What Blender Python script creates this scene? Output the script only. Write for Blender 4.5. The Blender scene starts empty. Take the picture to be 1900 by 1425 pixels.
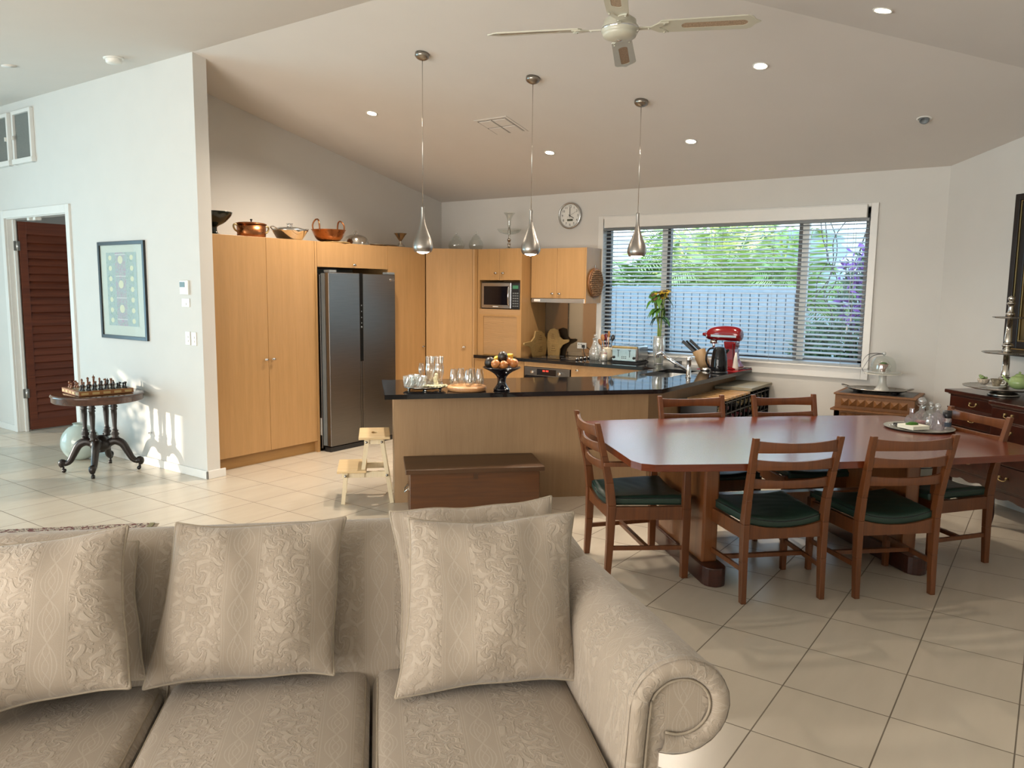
import bpy, bmesh, math, random
from math import sin, cos, pi, sqrt, radians, atan2
from mathutils import Vector, Matrix, noise
from mathutils.geometry import tessellate_polygon

random.seed(7)
SC = bpy.context.scene
COL = SC.collection

# ------------------------------------------------------------------ camera
cam_d = bpy.data.cameras.new('camera')
cam = bpy.data.objects.new('camera', cam_d)
COL.objects.link(cam)
SC.camera = cam
cam_d.sensor_width = 36.0
cam_d.lens = 1437.66 / 1900 * 36
cam_d.clip_start = 0.05
cam_d.clip_end = 200
PIT, ROL, YAW = 0.121373647, 0.01126367980, 0.611985090
def cam_matrix():
    c, s = math.cos, math.sin
    W = Matrix(((s(YAW), c(YAW), 0), (-c(YAW), s(YAW), 0), (0, 0, 1)))
    fw = Vector((0, c(PIT), -s(PIT)))
    r0 = Vector((1, 0, 0))
    u0 = Vector((0, s(PIT), c(PIT)))
    r = c(ROL) * r0 + s(ROL) * u0
    u = -s(ROL) * r0 + c(ROL) * u0
    r, u, fw = W @ r, W @ u, W @ fw
    m = Matrix((r, u, -fw)).transposed().to_4x4()
    m.translation = Vector((0, 0, 1.6))
    return m
cam.matrix_world = cam_matrix()

# ------------------------------------------------------------------ light and exposure
SC.view_settings.view_transform = 'Standard'
SC.view_settings.look = 'None'
SC.view_settings.gamma = 1.0
SC.view_settings.use_curve_mapping = False
SC.view_settings.exposure = 1.2
try:
    SC.cycles.max_bounces = 10
    SC.cycles.diffuse_bounces = 5
    SC.cycles.glossy_bounces = 4
    SC.cycles.transmission_bounces = 8
    SC.cycles.transparent_max_bounces = 24
    SC.cycles.caustics_reflective = False
    SC.cycles.caustics_refractive = False
    SC.cycles.sample_clamp_indirect = 6.0
    SC.cycles.use_denoising = True
except Exception:
    pass

world = bpy.data.worlds.new('sky')
SC.world = world
world.use_nodes = True
wn = world.node_tree
wn.nodes.clear()
w_out = wn.nodes.new('ShaderNodeOutputWorld')
w_bg = wn.nodes.new('ShaderNodeBackground')
w_tc = wn.nodes.new('ShaderNodeTexCoord')
w_sep = wn.nodes.new('ShaderNodeSeparateXYZ')
w_ramp = wn.nodes.new('ShaderNodeValToRGB')
w_ramp.color_ramp.elements[0].position = 0.0
w_ramp.color_ramp.elements[0].color = (0.80, 0.93, 1.0, 1)
w_ramp.color_ramp.elements[1].position = 0.5
w_ramp.color_ramp.elements[1].color = (0.50, 0.74, 1.0, 1)
wn.links.new(w_tc.outputs['Generated'], w_sep.inputs[0])
wn.links.new(w_sep.outputs['Z'], w_ramp.inputs[0])
wn.links.new(w_ramp.outputs[0], w_bg.inputs['Color'])
wn.links.new(w_bg.outputs[0], w_out.inputs[0])
w_bg.inputs['Strength'].default_value = 1.55

sun_d = bpy.data.lights.new('sun', 'SUN')
sun_d.energy = 2.6
sun_d.angle = radians(0.6)
sun_d.color = (1.0, 0.86, 0.68)
sun = bpy.data.objects.new('sun', sun_d)
COL.objects.link(sun)
SUN_DIR = Vector((0.745, -0.655, -0.125)).normalized()
sun.rotation_euler = SUN_DIR.to_track_quat('-Z', 'Y').to_euler()
sun.location = (-6, 14, 6)

def area(name, loc, target, sx, sy, watts, col):
    d = bpy.data.lights.new(name, 'AREA')
    d.shape = 'RECTANGLE'; d.size = sx; d.size_y = sy
    d.energy = watts; d.color = col
    o = bpy.data.objects.new(name, d)
    COL.objects.link(o)
    o.location = loc
    o.rotation_euler = (Vector(target) - Vector(loc)).to_track_quat('-Z', 'Y').to_euler()
    return o
# area lamps added for daylight from behind and left; no doors are built there
area('daylight_left_fill', (-0.6, 10.3, 1.35), (-0.6, 0, 0.9), 4.6, 2.1, 100, (0.44, 0.80, 1.0))
area('daylight_rear_fill', (-3.4, 3.2, 1.35), (3, 3.2, 2.4), 5.2, 2.1, 180, (1.0, 0.955, 0.885))

area('hall_door_fill', (7.9, 8.3, 1.6), (3.9, 8.6, .8), 1.6, 1.4, 14, (0.85, 0.95, 1.0))  # added lamp that brightens the louvred door; no window is built here

R2 = sqrt(2.0)
def AB(a, b, z=0.0):
    return Vector(((a + b) / R2, (b - a) / R2, z))
A45 = -pi / 4

# ------------------------------------------------------------------ object helpers
ORG = {}
def props(o, label=None, cat=None, group=None, kind=None):
    if label: o['label'] = label
    if cat: o['category'] = cat
    if group: o['group'] = group
    if kind: o['kind'] = kind
    return o
def thing(name, label, cat, loc=(0, 0, 0), rz=0.0, group=None, rot=None):
    o = bpy.data.objects.new(name, None)
    o.empty_display_size = 0.05
    COL.objects.link(o)
    o.location = loc
    o.rotation_euler = rot if rot is not None else (0, 0, rz)
    ORG[o.name] = Vector((0, 0, 0))
    return props(o, label, cat, group)
def children(o):
    return [c for c in bpy.data.objects if c.parent == o]
def copy_tree(o, parent=None):
    c = o.copy()
    COL.objects.link(c)
    if parent is not None:
        c.parent = parent
    for ch in children(o):
        copy_tree(ch, c)
    return c
def dup(o, loc, rz=None, label=None, group=None):
    c = copy_tree(o)
    c.location = loc
    if rz is not None:
        c.rotation_euler = (0, 0, rz)
    if label: c['label'] = label
    if group: c['group'] = group
    return c

class MB:
    """collects shapes, builds them as ONE mesh object"""
    def __init__(s):
        s.v = []; s.f = []; s.sm = []; s.uv = []; s.mi = []
        s.M = Matrix.Identity(4); s.cur = 0
    def xf(s, m=None):
        s.M = m if m is not None else Matrix.Identity(4); return s
    def add(s, vs, fs, smooth=False, uvs=None):
        n = len(s.v)
        s.v += [tuple(s.M @ Vector(p)) for p in vs]
        s.uv += list(uvs) if uvs else [(0.0, 0.0)] * len(vs)
        for f in fs:
            s.f.append(tuple(i + n for i in f)); s.sm.append(smooth); s.mi.append(s.cur)
        return s
    def box(s, x0, y0, z0, x1, y1, z1):
        v = [(x0,y0,z0),(x1,y0,z0),(x1,y1,z0),(x0,y1,z0),(x0,y0,z1),(x1,y0,z1),(x1,y1,z1),(x0,y1,z1)]
        f = [(0,3,2,1),(4,5,6,7),(0,1,5,4),(1,2,6,5),(2,3,7,6),(3,0,4,7)]
        return s.add(v, f)
    def cbox(s, c, d):
        return s.box(c[0]-d[0]/2, c[1]-d[1]/2, c[2]-d[2]/2, c[0]+d[0]/2, c[1]+d[1]/2, c[2]+d[2]/2)
    def hexa(s, bot, top):
        return s.add(list(bot) + list(top), [(0,3,2,1),(4,5,6,7),(0,1,5,4),(1,2,6,5),(2,3,7,6),(3,0,4,7)])
    def beam(s, p, q, w, d, up=(0, 0, 1), w2=None, d2=None):
        p = Vector(p); q = Vector(q); t = (q - p).normalized()
        u = Vector(up)
        if abs(t.dot(u)) > 0.98: u = Vector((0, 1, 0))
        a = t.cross(u).normalized(); b = a.cross(t).normalized()
        w2 = w if w2 is None else w2; d2 = d if d2 is None else d2
        bot = [p + a*x*w/2 + b*y*d/2 for x, y in ((-1,-1),(1,-1),(1,1),(-1,1))]
        top = [q + a*x*w2/2 + b*y*d2/2 for x, y in ((-1,-1),(1,-1),(1,1),(-1,1))]
        return s.hexa(bot, top)
    def prism(s, poly, z0, z1, axis='z', smooth=False, holes=()):
        """extrude a 2D polygon (x,y) along z; axis 'x': (y,z) along x; 'y': (x,z) along y"""
        def P(a, b, h):
            return (a, b, h) if axis == 'z' else ((h, a, b) if axis == 'x' else (a, h, b))
        loops = [list(poly)] + [list(h) for h in holes]
        flat = [p for l in loops for p in l]
        n = len(flat)
        vs = [P(p[0], p[1], z0) for p in flat] + [P(p[0], p[1], z1) for p in flat]
        if len(loops) == 1 and False:
            fs = []
        tris = tessellate_polygon([[Vector((p[0], p[1], 0)) for p in l] for l in loops])
        fs = [tuple(t) for t in tris] + [tuple(i + n for i in t) for t in tris]
        k = 0
        for l in loops:
            m = len(l)
            for i in range(m):
                j = (i + 1) % m
                fs.append((k + i, k + j, k + j + n, k + i + n))
            k += m
        return s.add(vs, fs, smooth)
    def lathe(s, prof, c=(0, 0, 0), seg=24, cap0=False, cap1=False, smooth=True, sx=1.0, sy=1.0):
        vs = []; fs = []; uv = []
        L = 0
        for i, (r, z) in enumerate(prof):
            if i: L += math.hypot(r - prof[i-1][0], z - prof[i-1][1])
            for k in range(seg):
                t = 2 * pi * k / seg
                vs.append((c[0] + r * cos(t) * sx, c[1] + r * sin(t) * sy, c[2] + z)); uv.append((t * .1, L))
        for i in range(len(prof) - 1):
            for k in range(seg):
                k2 = (k + 1) % seg
                fs.append((i*seg + k, i*seg + k2, (i+1)*seg + k2, (i+1)*seg + k))
        if cap0: fs.append(tuple(reversed(range(seg))))
        if cap1: fs.append(tuple((len(prof)-1)*seg + k for k in range(seg)))
        return s.add(vs, fs, smooth, uv)
    def cyl(s, p, q, r, r2=None, seg=16, smooth=True):
        p = Vector(p); q = Vector(q); t = (q - p); L = t.length
        old = s.M
        rot = t.to_track_quat('Z', 'Y').to_matrix().to_4x4()
        s.M = old @ Matrix.Translation(p) @ rot
        r2 = r if r2 is None else r2
        s.lathe([(r, 0), (r2, L)], seg=seg, cap0=True, cap1=True, smooth=smooth)
        s.M = old
        return s
    def sphere(s, c, r, seg=16, ring=10, sx=1, sy=1, sz=1):
        pr = [(max(r * sin(pi * i / ring), 1e-4), -r * cos(pi * i / ring) * sz) for i in range(ring + 1)]
        return s.lathe(pr, c, seg, True, True, True, sx, sy)
    def tube(s, pts, r, seg=8, closed=False, caps=True):
        pts = [Vector(p) for p in pts]; n = len(pts)
        rr = r if isinstance(r, (list, tuple)) else [r] * n
        vs = []; fs = []
        a = None
        for i, p in enumerate(pts):
            t = (pts[(i+1) % n] - pts[i-1]) if (closed or 0 < i < n-1) else (pts[1] - pts[0] if i == 0 else pts[-1] - pts[-2])
            t = t.normalized()
            if a is None:
                u = Vector((0, 0, 1)) if abs(t.z) < 0.9 else Vector((0, 1, 0))
                a = t.cross(u).normalized()
            else:
                a = (a - t * a.dot(t))
                a = a.normalized() if a.length > 1e-6 else t.orthogonal().normalized()
            b = t.cross(a)
            for k in range(seg):
                g = 2 * pi * k / seg
                vs.append(p + (a * cos(g) + b * sin(g)) * rr[i])
        m = n if closed else n - 1
        for i in range(m):
            i2 = (i + 1) % n
            for k in range(seg):
                k2 = (k + 1) % seg
                fs.append((i*seg + k, i*seg + k2, i2*seg + k2, i2*seg + k))
        if caps and not closed:
            fs.append(tuple(reversed(range(seg)))); fs.append(tuple((n-1)*seg + k for k in range(seg)))
        return s.add(vs, fs, True)
    def grid(s, fn, nu, nv, smooth=True, closeu=False, flip=False):
        """fn(u,v) -> (point, uv)"""
        vs = []; uv = []; fs = []
        for i in range(nu + 1):
            for j in range(nv + 1):
                p, t = fn(i / nu, j / nv); vs.append(p); uv.append(t)
        for i in range(nu):
            for j in range(nv):
                q = (i*(nv+1)+j, (i+1)*(nv+1)+j, (i+1)*(nv+1)+j+1, i*(nv+1)+j+1)
                fs.append(tuple(reversed(q)) if flip else q)
        return s.add(vs, fs, smooth, uv)
    def build(s, name, mats, parent=None, bevel=0.0, bseg=2, subsurf=0, off=None, merge=False, smoothangle=None):
        me = bpy.data.meshes.new(name)
        vs = s.v
        if off is not None:
            vs = [(p[0]-off[0], p[1]-off[1], p[2]-off[2]) for p in vs]
        me.from_pydata(vs, [], s.f)
        me.polygons.foreach_set('use_smooth', s.sm)
        me.polygons.foreach_set('material_index', s.mi)
        ul = me.uv_layers.new(name='uv')
        li = [0.0] * (2 * len(me.loops))
        for k, l in enumerate(me.loops):
            li[2*k], li[2*k+1] = s.uv[l.vertex_index]
        ul.data.foreach_set('uv', li)
        for m in (mats if isinstance(mats, (list, tuple)) else [mats]):
            me.materials.append(m)
        bm = bmesh.new(); bm.from_mesh(me)
        if merge: bmesh.ops.remove_doubles(bm, verts=bm.verts, dist=1e-5)
        bmesh.ops.recalc_face_normals(bm, faces=bm.faces)
        bm.to_mesh(me); bm.free()
        me.update()
        o = bpy.data.objects.new(name, me)
        COL.objects.link(o)
        if parent is not None: o.parent = parent
        if bevel > 0:
            m = o.modifiers.new('bevel', 'BEVEL'); m.width = bevel; m.segments = bseg
            m.limit_method = 'ANGLE'; m.angle_limit = radians(40); m.harden_normals = False
        if subsurf:
            m = o.modifiers.new('sub', 'SUBSURF'); m.levels = subsurf; m.render_levels = subsurf
        return o

def rect(x0, y0, x1, y1):
    return [(x0, y0), (x1, y0), (x1, y1), (x0, y1)]
def solo(name, mb, mat, loc, label, cat, group=None, rz=0.0, **kw):
    """a thing that is one mesh; geometry given in local coordinates"""
    o = mb.build(name, mat, None, **kw)
    o.location = loc
    o.rotation_euler = (0, 0, rz)
    return props(o, label, cat, group)
def struct(name, mb, mat, **kw):
    o = mb.build(name, mat, None, **kw)
    o['kind'] = 'structure'
    return o
def text_geo(txt, size, align='CENTER'):
    cu = bpy.data.curves.new('tmp_text', 'FONT')
    cu.body = txt; cu.size = size; cu.align_x = align; cu.align_y = 'CENTER'; cu.resolution_u = 3
    cu.extrude = size * 0.02
    ob = bpy.data.objects.new('tmp_text', cu)
    me = bpy.data.meshes.new_from_object(ob)
    vs = [tuple(v.co) for v in me.vertices]; fs = [tuple(p.vertices) for p in me.polygons]
    bpy.data.objects.remove(ob); bpy.data.curves.remove(cu); bpy.data.meshes.remove(me)
    return vs, fs
def spline(pts, n=6):
    """Catmull-Rom through points of any dimension"""
    out = []
    P = [pts[0]] + list(pts) + [pts[-1]]
    for i in range(1, len(P) - 2):
        p0, p1, p2, p3 = P[i-1], P[i], P[i+1], P[i+2]
        for k in range(n):
            t = k / n
            out.append(tuple(0.5 * ((2*b) + (-a + c)*t + (2*a - 5*b + 4*c - d)*t*t + (-a + 3*b - 3*c + d)*t**3)
                             for a, b, c, d in zip(p0, p1, p2, p3)))
    out.append(tuple(pts[-1]))
    return out
# ------------------------------------------------------------------ materials
def lin(c):
    return tuple((x / 12.92 if x <= 0.04045 else ((x + 0.055) / 1.055) ** 2.4) for x in c)
def hexc(h):
    return lin(tuple(int(h[i:i+2], 16) / 255 for i in (0, 2, 4)))
class NT:
    def __init__(s, name):
        s.m = bpy.data.materials.new(name); s.m.use_nodes = True
        s.t = s.m.node_tree; s.b = s.t.nodes['Principled BSDF']
        s.out = s.t.nodes['Material Output']
    def n(s, typ, **kw):
        x = s.t.nodes.new(typ)
        for k, v in kw.items(): setattr(x, k, v)
        return x
    def l(s, a, b): s.t.links.new(a, b); return s
    def val(s, x, v):
        if isinstance(v, (int, float)): x.default_value = v
        else: s.l(v, x)
    def math(s, op, a, b=0.0, c=0.0, clamp=False):
        x = s.n('ShaderNodeMath', operation=op); x.use_clamp = clamp
        s.val(x.inputs[0], a); s.val(x.inputs[1], b); s.val(x.inputs[2], c)
        return x.outputs[0]
    def coords(s, kind='Object', scale=(1, 1, 1), rot=(0, 0, 0), loc=(0, 0, 0)):
        tc = s.n('ShaderNodeTexCoord'); mp = s.n('ShaderNodeMapping')
        s.l(tc.outputs[kind], mp.inputs[0])
        mp.inputs['Scale'].default_value = scale; mp.inputs['Rotation'].default_value = rot
        mp.inputs['Location'].default_value = loc
        return mp.outputs[0]
    def noise(s, vec, scale, detail=3, rough=0.5, dist=0.0):
        x = s.n('ShaderNodeTexNoise')
        s.l(vec, x.inputs['Vector']); x.inputs['Scale'].default_value = scale
        x.inputs['Detail'].default_value = detail; x.inputs['Roughness'].default_value = rough
        x.inputs['Distortion'].default_value = dist
        return x.outputs['Fac']
    def ramp(s, fac, stops, interp='LINEAR'):
        x = s.n('ShaderNodeValToRGB'); cr = x.color_ramp; cr.interpolation = interp
        while len(cr.elements) < len(stops): cr.elements.new(0.5)
        for e, (p, c) in zip(cr.elements, stops):
            e.position = p; e.color = (*c[:3], 1) if len(c) >= 3 else (c[0],)*3 + (1,)
        s.l(fac, x.inputs[0]); return x.outputs[0]
    def mix(s, f, a, b):
        x = s.n('ShaderNodeMix', data_type='RGBA')
        s.val(x.inputs[0], f)
        for i, v in ((6, a), (7, b)):
            if isinstance(v, tuple): x.inputs[i].default_value = (*v[:3], 1)
            else: s.l(v, x.inputs[i])
        return x.outputs[2]
    def bump(s, h, strength=0.2, dist=0.01):
        x = s.n('ShaderNodeBump'); x.inputs['Strength'].default_value = strength
        x.inputs['Distance'].default_value = dist
        s.l(h, x.inputs['Height']); s.l(x.outputs[0], s.b.inputs['Normal']); return s
    def set(s, color=None, rough=None, metal=None, **kw):
        if color is not None:
            if isinstance(color, tuple): s.b.inputs['Base Color'].default_value = (*color[:3], 1)
            else: s.l(color, s.b.inputs['Base Color'])
        if rough is not None: s.val(s.b.inputs['Roughness'], rough)
        if metal is not None: s.b.inputs['Metallic'].default_value = metal
        for k, v in kw.items():
            s.b.inputs[k.replace('_', ' ')].default_value = v
        return s

def plain(name, color, rough=0.5, metal=0.0, var=0.04, scale=20, bump=0.0, **kw):
    t = NT(name); v = t.coords('Object')
    f = t.noise(v, scale, 3)
    c0 = tuple(x * (1 - var) for x in color); c1 = tuple(min(1, x * (1 + var)) for x in color)
    t.set(t.ramp(f, [(0.3, c0), (0.7, c1)]), rough, metal, **kw)
    if bump: t.bump(f, bump, 0.002)
    return t.m
def wood(name, c0, c1, axis='z', rough=0.4, scale=1.0, streak=0.35, fine=True, coat=0.0):
    t = NT(name)
    st = {'z': (14, 14, 0.7), 'x': (0.7, 14, 14), 'y': (14, 0.7, 14)}[axis]
    v = t.coords('Object', tuple(k * scale for k in st))
    f = t.noise(v, 1.6, 5, 0.6, 0.6)
    st2 = tuple(k * scale * 6 for k in st)
    v2 = t.coords('Object', (st2[0], st2[1], st2[2]))
    g = t.noise(v2, 1.5, 2, 0.5)
    f2 = t.math('ADD', t.math('MULTIPLY', f, 1 - streak), t.math('MULTIPLY', g, streak))
    t.set(t.ramp(f2, [(0.32, c0), (0.68, c1)]), rough)
    t.bump(g, 0.04, 0.001)
    if coat:
        t.b.inputs['Coat Weight'].default_value = coat; t.b.inputs['Coat Roughness'].default_value = 0.12
    return t.m
def metal(name, color, rough, brushed=None, aniso=0.0):
    t = NT(name)
    sc = {'z': (60, 60, 2), 'x': (2, 60, 60), 'y': (60, 2, 60), None: (15, 15, 15)}[brushed]
    f = t.noise(t.coords('Object', sc), 2, 3)
    t.set(t.ramp(f, [(0.3, tuple(x * .9 for x in color)), (0.7, color)]), t.math('ADD', rough * .92, t.math('MULTIPLY', f, rough * .16)), 1.0)
    return t.m
def glass_thin(name, tint=(0.93, 0.97, 0.95), gloss=0.9, base=0.06, blend=0.35, mul=0.75, white=0.0):
    """thin glass: see-through with a Fresnel reflection"""
    t = NT(name)
    tr = t.n('ShaderNodeBsdfTransparent'); tr.inputs[0].default_value = (*tint, 1)
    gl = t.n('ShaderNodeBsdfGlossy'); gl.inputs['Roughness'].default_value = 0.02
    gl.inputs[0].default_value = (gloss, gloss, gloss, 1)
    lw = t.n('ShaderNodeLayerWeight'); lw.inputs[0].default_value = blend
    f = t.math('ADD', t.math('MULTIPLY', lw.outputs['Fresnel'], mul), base, clamp=True)
    ge = t.n('ShaderNodeNewGeometry')
    f = t.math('MULTIPLY', f, t.math('SUBTRACT', 1.0, ge.outputs['Backfacing']))
    mx = t.n('ShaderNodeMixShader')
    t.l(f, mx.inputs[0]); t.l(tr.outputs[0], mx.inputs[1]); t.l(gl.outputs[0], mx.inputs[2])
    if white:  # diffuse white mixed into the crystal paints its bright sparkle
        df = t.n('ShaderNodeBsdfDiffuse'); df.inputs[0].default_value = (.85, .85, .84, 1)
        m2 = t.n('ShaderNodeMixShader'); m2.inputs[0].default_value = white
        t.l(mx.outputs[0], m2.inputs[1]); t.l(df.outputs[0], m2.inputs[2]); t.l(m2.outputs[0], t.out.inputs[0])
    else:
        t.l(mx.outputs[0], t.out.inputs[0])
    return t.m
def emit(name, color, strength):
    t = NT(name)
    t.set(color, 0.5); t.b.inputs['Emission Color'].default_value = (*color, 1)
    t.b.inputs['Emission Strength'].default_value = strength
    return t.m

def fabric_damask():
    t = NT('damask fabric')
    tc = t.n('ShaderNodeTexCoord'); uv = tc.outputs['UV']
    sp = t.n('ShaderNodeSeparateXYZ'); t.l(uv, sp.inputs[0])
    u, v = sp.outputs[0], sp.outputs[1]
    P = 0.235
    fu = t.math('ABSOLUTE', t.math('SUBTRACT', t.math('FRACT', t.math('DIVIDE', u, P)), 0.5))   # 0 centre of field .. 0.5 centre of band
    du = t.math('MULTIPLY', t.math('SUBTRACT', 0.5, fu), P)                                       # metres from band centre
    inband = t.math('LESS_THAN', du, 0.034)
    # twin lines at the band edges
    def line(x, at, w):
        return t.math('LESS_THAN', t.math('ABSOLUTE', t.math('SUBTRACT', x, at)), w)
    edge = t.math('MAXIMUM', line(du, 0.036, 0.0009), line(du, 0.0425, 0.0009))
    # ogee chain in the band
    s1 = t.math('MULTIPLY', t.math('ABSOLUTE', t.math('SINE', t.math('MULTIPLY', v, pi / 0.105))), 0.026)
    s2 = t.math('MULTIPLY', t.math('ABSOLUTE', t.math('SINE', t.math('MULTIPLY', v, pi / 0.105))), 0.0155)
    s3 = t.math('MULTIPLY', t.math('ABSOLUTE', t.math('SINE', t.math('MULTIPLY', v, pi / 0.035))), 0.008)
    def near(a, b, w): return t.math('LESS_THAN', t.math('ABSOLUTE', t.math('SUBTRACT', a, b)), w)
    og = t.math('MAXIMUM', near(du, s1, 0.0016), t.math('MAXIMUM', near(du, s2, 0.0013), near(du, s3, 0.0013)))
    # acanthus-like whorls: spiral arms round scattered centres, slightly warped
    wz = t.n('ShaderNodeTexNoise'); t.l(uv, wz.inputs['Vector']); wz.inputs['Scale'].default_value = 16; wz.inputs['Detail'].default_value = 1.0
    wsub = t.n('ShaderNodeVectorMath', operation='SUBTRACT'); t.l(wz.outputs['Color'], wsub.inputs[0]); wsub.inputs[1].default_value = (.5, .5, .5)
    wsc = t.n('ShaderNodeVectorMath', operation='SCALE'); t.l(wsub.outputs[0], wsc.inputs[0]); wsc.inputs['Scale'].default_value = 0.035
    wad = t.n('ShaderNodeVectorMath', operation='ADD'); t.l(uv, wad.inputs[0]); t.l(wsc.outputs[0], wad.inputs[1])
    def whorl(scale, arms, tight, lo, gain, seed):
        vz = t.n('ShaderNodeTexVoronoi'); vz.voronoi_dimensions = '2D'
        mp = t.n('ShaderNodeMapping'); t.l(wad.outputs[0], mp.inputs[0]); mp.inputs['Location'].default_value = (seed, seed * .7, 0); mp.inputs['Scale'].default_value = (scale, scale, scale)
        t.l(mp.outputs[0], vz.inputs['Vector']); vz.inputs['Scale'].default_value = 1.0; vz.inputs['Randomness'].default_value = .75
        df = t.n('ShaderNodeVectorMath', operation='SUBTRACT'); t.l(mp.outputs[0], df.inputs[0]); t.l(vz.outputs['Position'], df.inputs[1])
        sq = t.n('ShaderNodeSeparateXYZ'); t.l(df.outputs[0], sq.inputs[0])
        th = t.math('ARCTAN2', sq.outputs[1], sq.outputs[0])
        lr = t.math('LOGARITHM', t.math('ADD', vz.outputs['Distance'], 0.02), 2.718)
        k = t.math('SINE', t.math('ADD', t.math('MULTIPLY', th, arms), t.math('MULTIPLY', lr, tight)))
        ring = t.math('SINE', t.math('MULTIPLY', vz.outputs['Distance'], 17.0))
        k = t.math('ADD', k, t.math('MULTIPLY', ring, 0.45))
        return t.math('MULTIPLY', t.math('SUBTRACT', k, lo), gain, clamp=True)
    fld = t.math('MAXIMUM', t.math('MULTIPLY', whorl(16.0, 3.0, 4.2, 0.2, 1.6, 0.0), 0.9), t.math('MULTIPLY', whorl(38.0, 4.0, 3.0, 0.55, 2.0, 5.3), 0.55))
    notband = t.math('GREATER_THAN', du, 0.046)
    pat = t.math('MAXIMUM', edge, t.math('ADD', t.math('MULTIPLY', og, inband), t.math('MULTIPLY', fld, notband)), clamp=True)
    grain = t.noise(uv, 420, 2)
    big = t.noise(uv, 3.0, 2)
    col = t.mix(t.math('MULTIPLY', pat, 0.40), hexc('9a8d7e'), hexc('b9ad9f'))
    col = t.mix(t.math('MULTIPLY', grain, 0.25), col, hexc('84735f'))
    col = t.mix(t.math('MULTIPLY', big, 0.15), col, hexc('a59a88'))
    t.set(col, 0.72)
    t.b.inputs['Sheen Weight'].default_value = 0.25
    h = t.math('ADD', t.math('MULTIPLY', pat, 1.0), t.math('MULTIPLY', grain, 0.25))
    t.bump(h, 1.0, 0.0014)
    return t.m

def tile_floor():
    t = NT('beige floor tiles')
    tc = t.n('ShaderNodeTexCoord'); sp = t.n('ShaderNodeSeparateXYZ'); t.l(tc.outputs['Object'], sp.inputs[0])
    PX_, PY_ = 0.4055, 0.4005
    x = t.math('DIVIDE', t.math('SUBTRACT', sp.outputs[0], 3.108), PX_)
    y = t.math('DIVIDE', t.math('SUBTRACT', sp.outputs[1], 0.006), PY_)
    def dist(q, p):
        return t.math('MULTIPLY', t.math('SUBTRACT', 0.5, t.math('ABSOLUTE', t.math('SUBTRACT', t.math('FRACT', q), 0.5))), p)
    d = t.math('MINIMUM', dist(x, PX_), dist(y, PY_))
    g = t.math('LESS_THAN', d, 0.0026)
    cid = t.n('ShaderNodeCombineXYZ'); t.l(t.math('FLOOR', x), cid.inputs[0]); t.l(t.math('FLOOR', y), cid.inputs[1])
    wn_ = t.n('ShaderNodeTexWhiteNoise'); t.l(cid.outputs[0], wn_.inputs['Vector'])
    # clouded marbling, drawn out diagonally, offset from tile to tile
    ad = t.n('ShaderNodeVectorMath', operation='ADD'); t.l(tc.outputs['Object'], ad.inputs[0])
    sc_ = t.n('ShaderNodeVectorMath', operation='SCALE'); t.l(wn_.outputs['Color'], sc_.inputs[0]); sc_.inputs['Scale'].default_value = 7.0
    t.l(sc_.outputs[0], ad.inputs[1])
    mp = t.n('ShaderNodeMapping'); t.l(ad.outputs[0], mp.inputs[0]); mp.inputs['Rotation'].default_value = (0, 0, 0.5); mp.inputs['Scale'].default_value = (1.2, 6, 1)
    f = t.noise(mp.outputs[0], 2.2, 3, 0.5, 0.3)
    c = t.ramp(f, [(0.2, hexc('c4b9a8')), (0.5, hexc('c8bdac')), (0.8, hexc('ccc1b0'))])
    c = t.mix(t.math('MULTIPLY', wn_.outputs['Value'], 0.10), c, hexc('b3a48d'))
    c = t.mix(g, c, hexc('6b5f50'))
    t.set(c, t.math('ADD', t.math('MULTIPLY', g, 0.4), 0.26))
    t.b.inputs['Specular IOR Level'].default_value = 0.55
    hh = t.math('MULTIPLY', t.math('MINIMUM', d, 0.004), 250)
    t.bump(hh, 0.35, 0.002)
    return t.m

def blotch_picture():
    """faded oriental print: pale medallions down both sides, bigger ones in the middle"""
    t = NT('faded medallion print')
    tc = t.n('ShaderNodeTexCoord'); sp = t.n('ShaderNodeSeparateXYZ'); t.l(tc.outputs['UV'], sp.inputs[0])
    u, v = sp.outputs[0], sp.outputs[1]
    nz = t.noise(tc.outputs['UV'], 22, 4, 0.7, 1.0)
    base = t.ramp(nz, [(0.35, hexc('8c9f99')), (0.5, hexc('abb9b2')), (0.62, hexc('9caab4')), (0.75, hexc('968893'))])
    mid = t.math('LESS_THAN', t.math('ABSOLUTE', t.math('SUBTRACT', u, 0.47)), 0.17)
    nz2 = t.noise(tc.outputs['UV'], 30, 3, 0.6, 2.0)
    base = t.mix(t.math('MULTIPLY', mid, t.math('GREATER_THAN', nz2, 0.52)), base, hexc('b09aa8'))
    def dots(uc, n, ru, rv, v0):
        du = t.math('DIVIDE', t.math('SUBTRACT', u, uc), ru)
        fv = t.math('SUBTRACT', t.math('FRACT', t.math('ADD', t.math('MULTIPLY', v, n), v0)), 0.5)
        dv = t.math('DIVIDE', fv, rv * n)
        return t.math('LESS_THAN', t.math('ADD', t.math('MULTIPLY', du, du), t.math('MULTIPLY', dv, dv)), 1.0)
    for (uc, n, ru, rv, v0) in ((0.13, 7, .055, .034, 0), (0.84, 7, .055, .034, 0), (0.47, 3, .08, .055, -0.2)):
        base = t.mix(dots(uc, n, ru, rv, v0), base, hexc('cfcfb4'))
    bar = t.math('LESS_THAN', t.math('ABSOLUTE', t.math('SUBTRACT', t.math('FRACT', t.math('ADD', t.math('MULTIPLY', v, 3.4), 0.2)), 0.5)), 0.012)
    base = t.mix(t.math('MULTIPLY', bar, mid), base, hexc('d8dad6'))
    t.set(base, 0.7)
    return t.m

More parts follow.
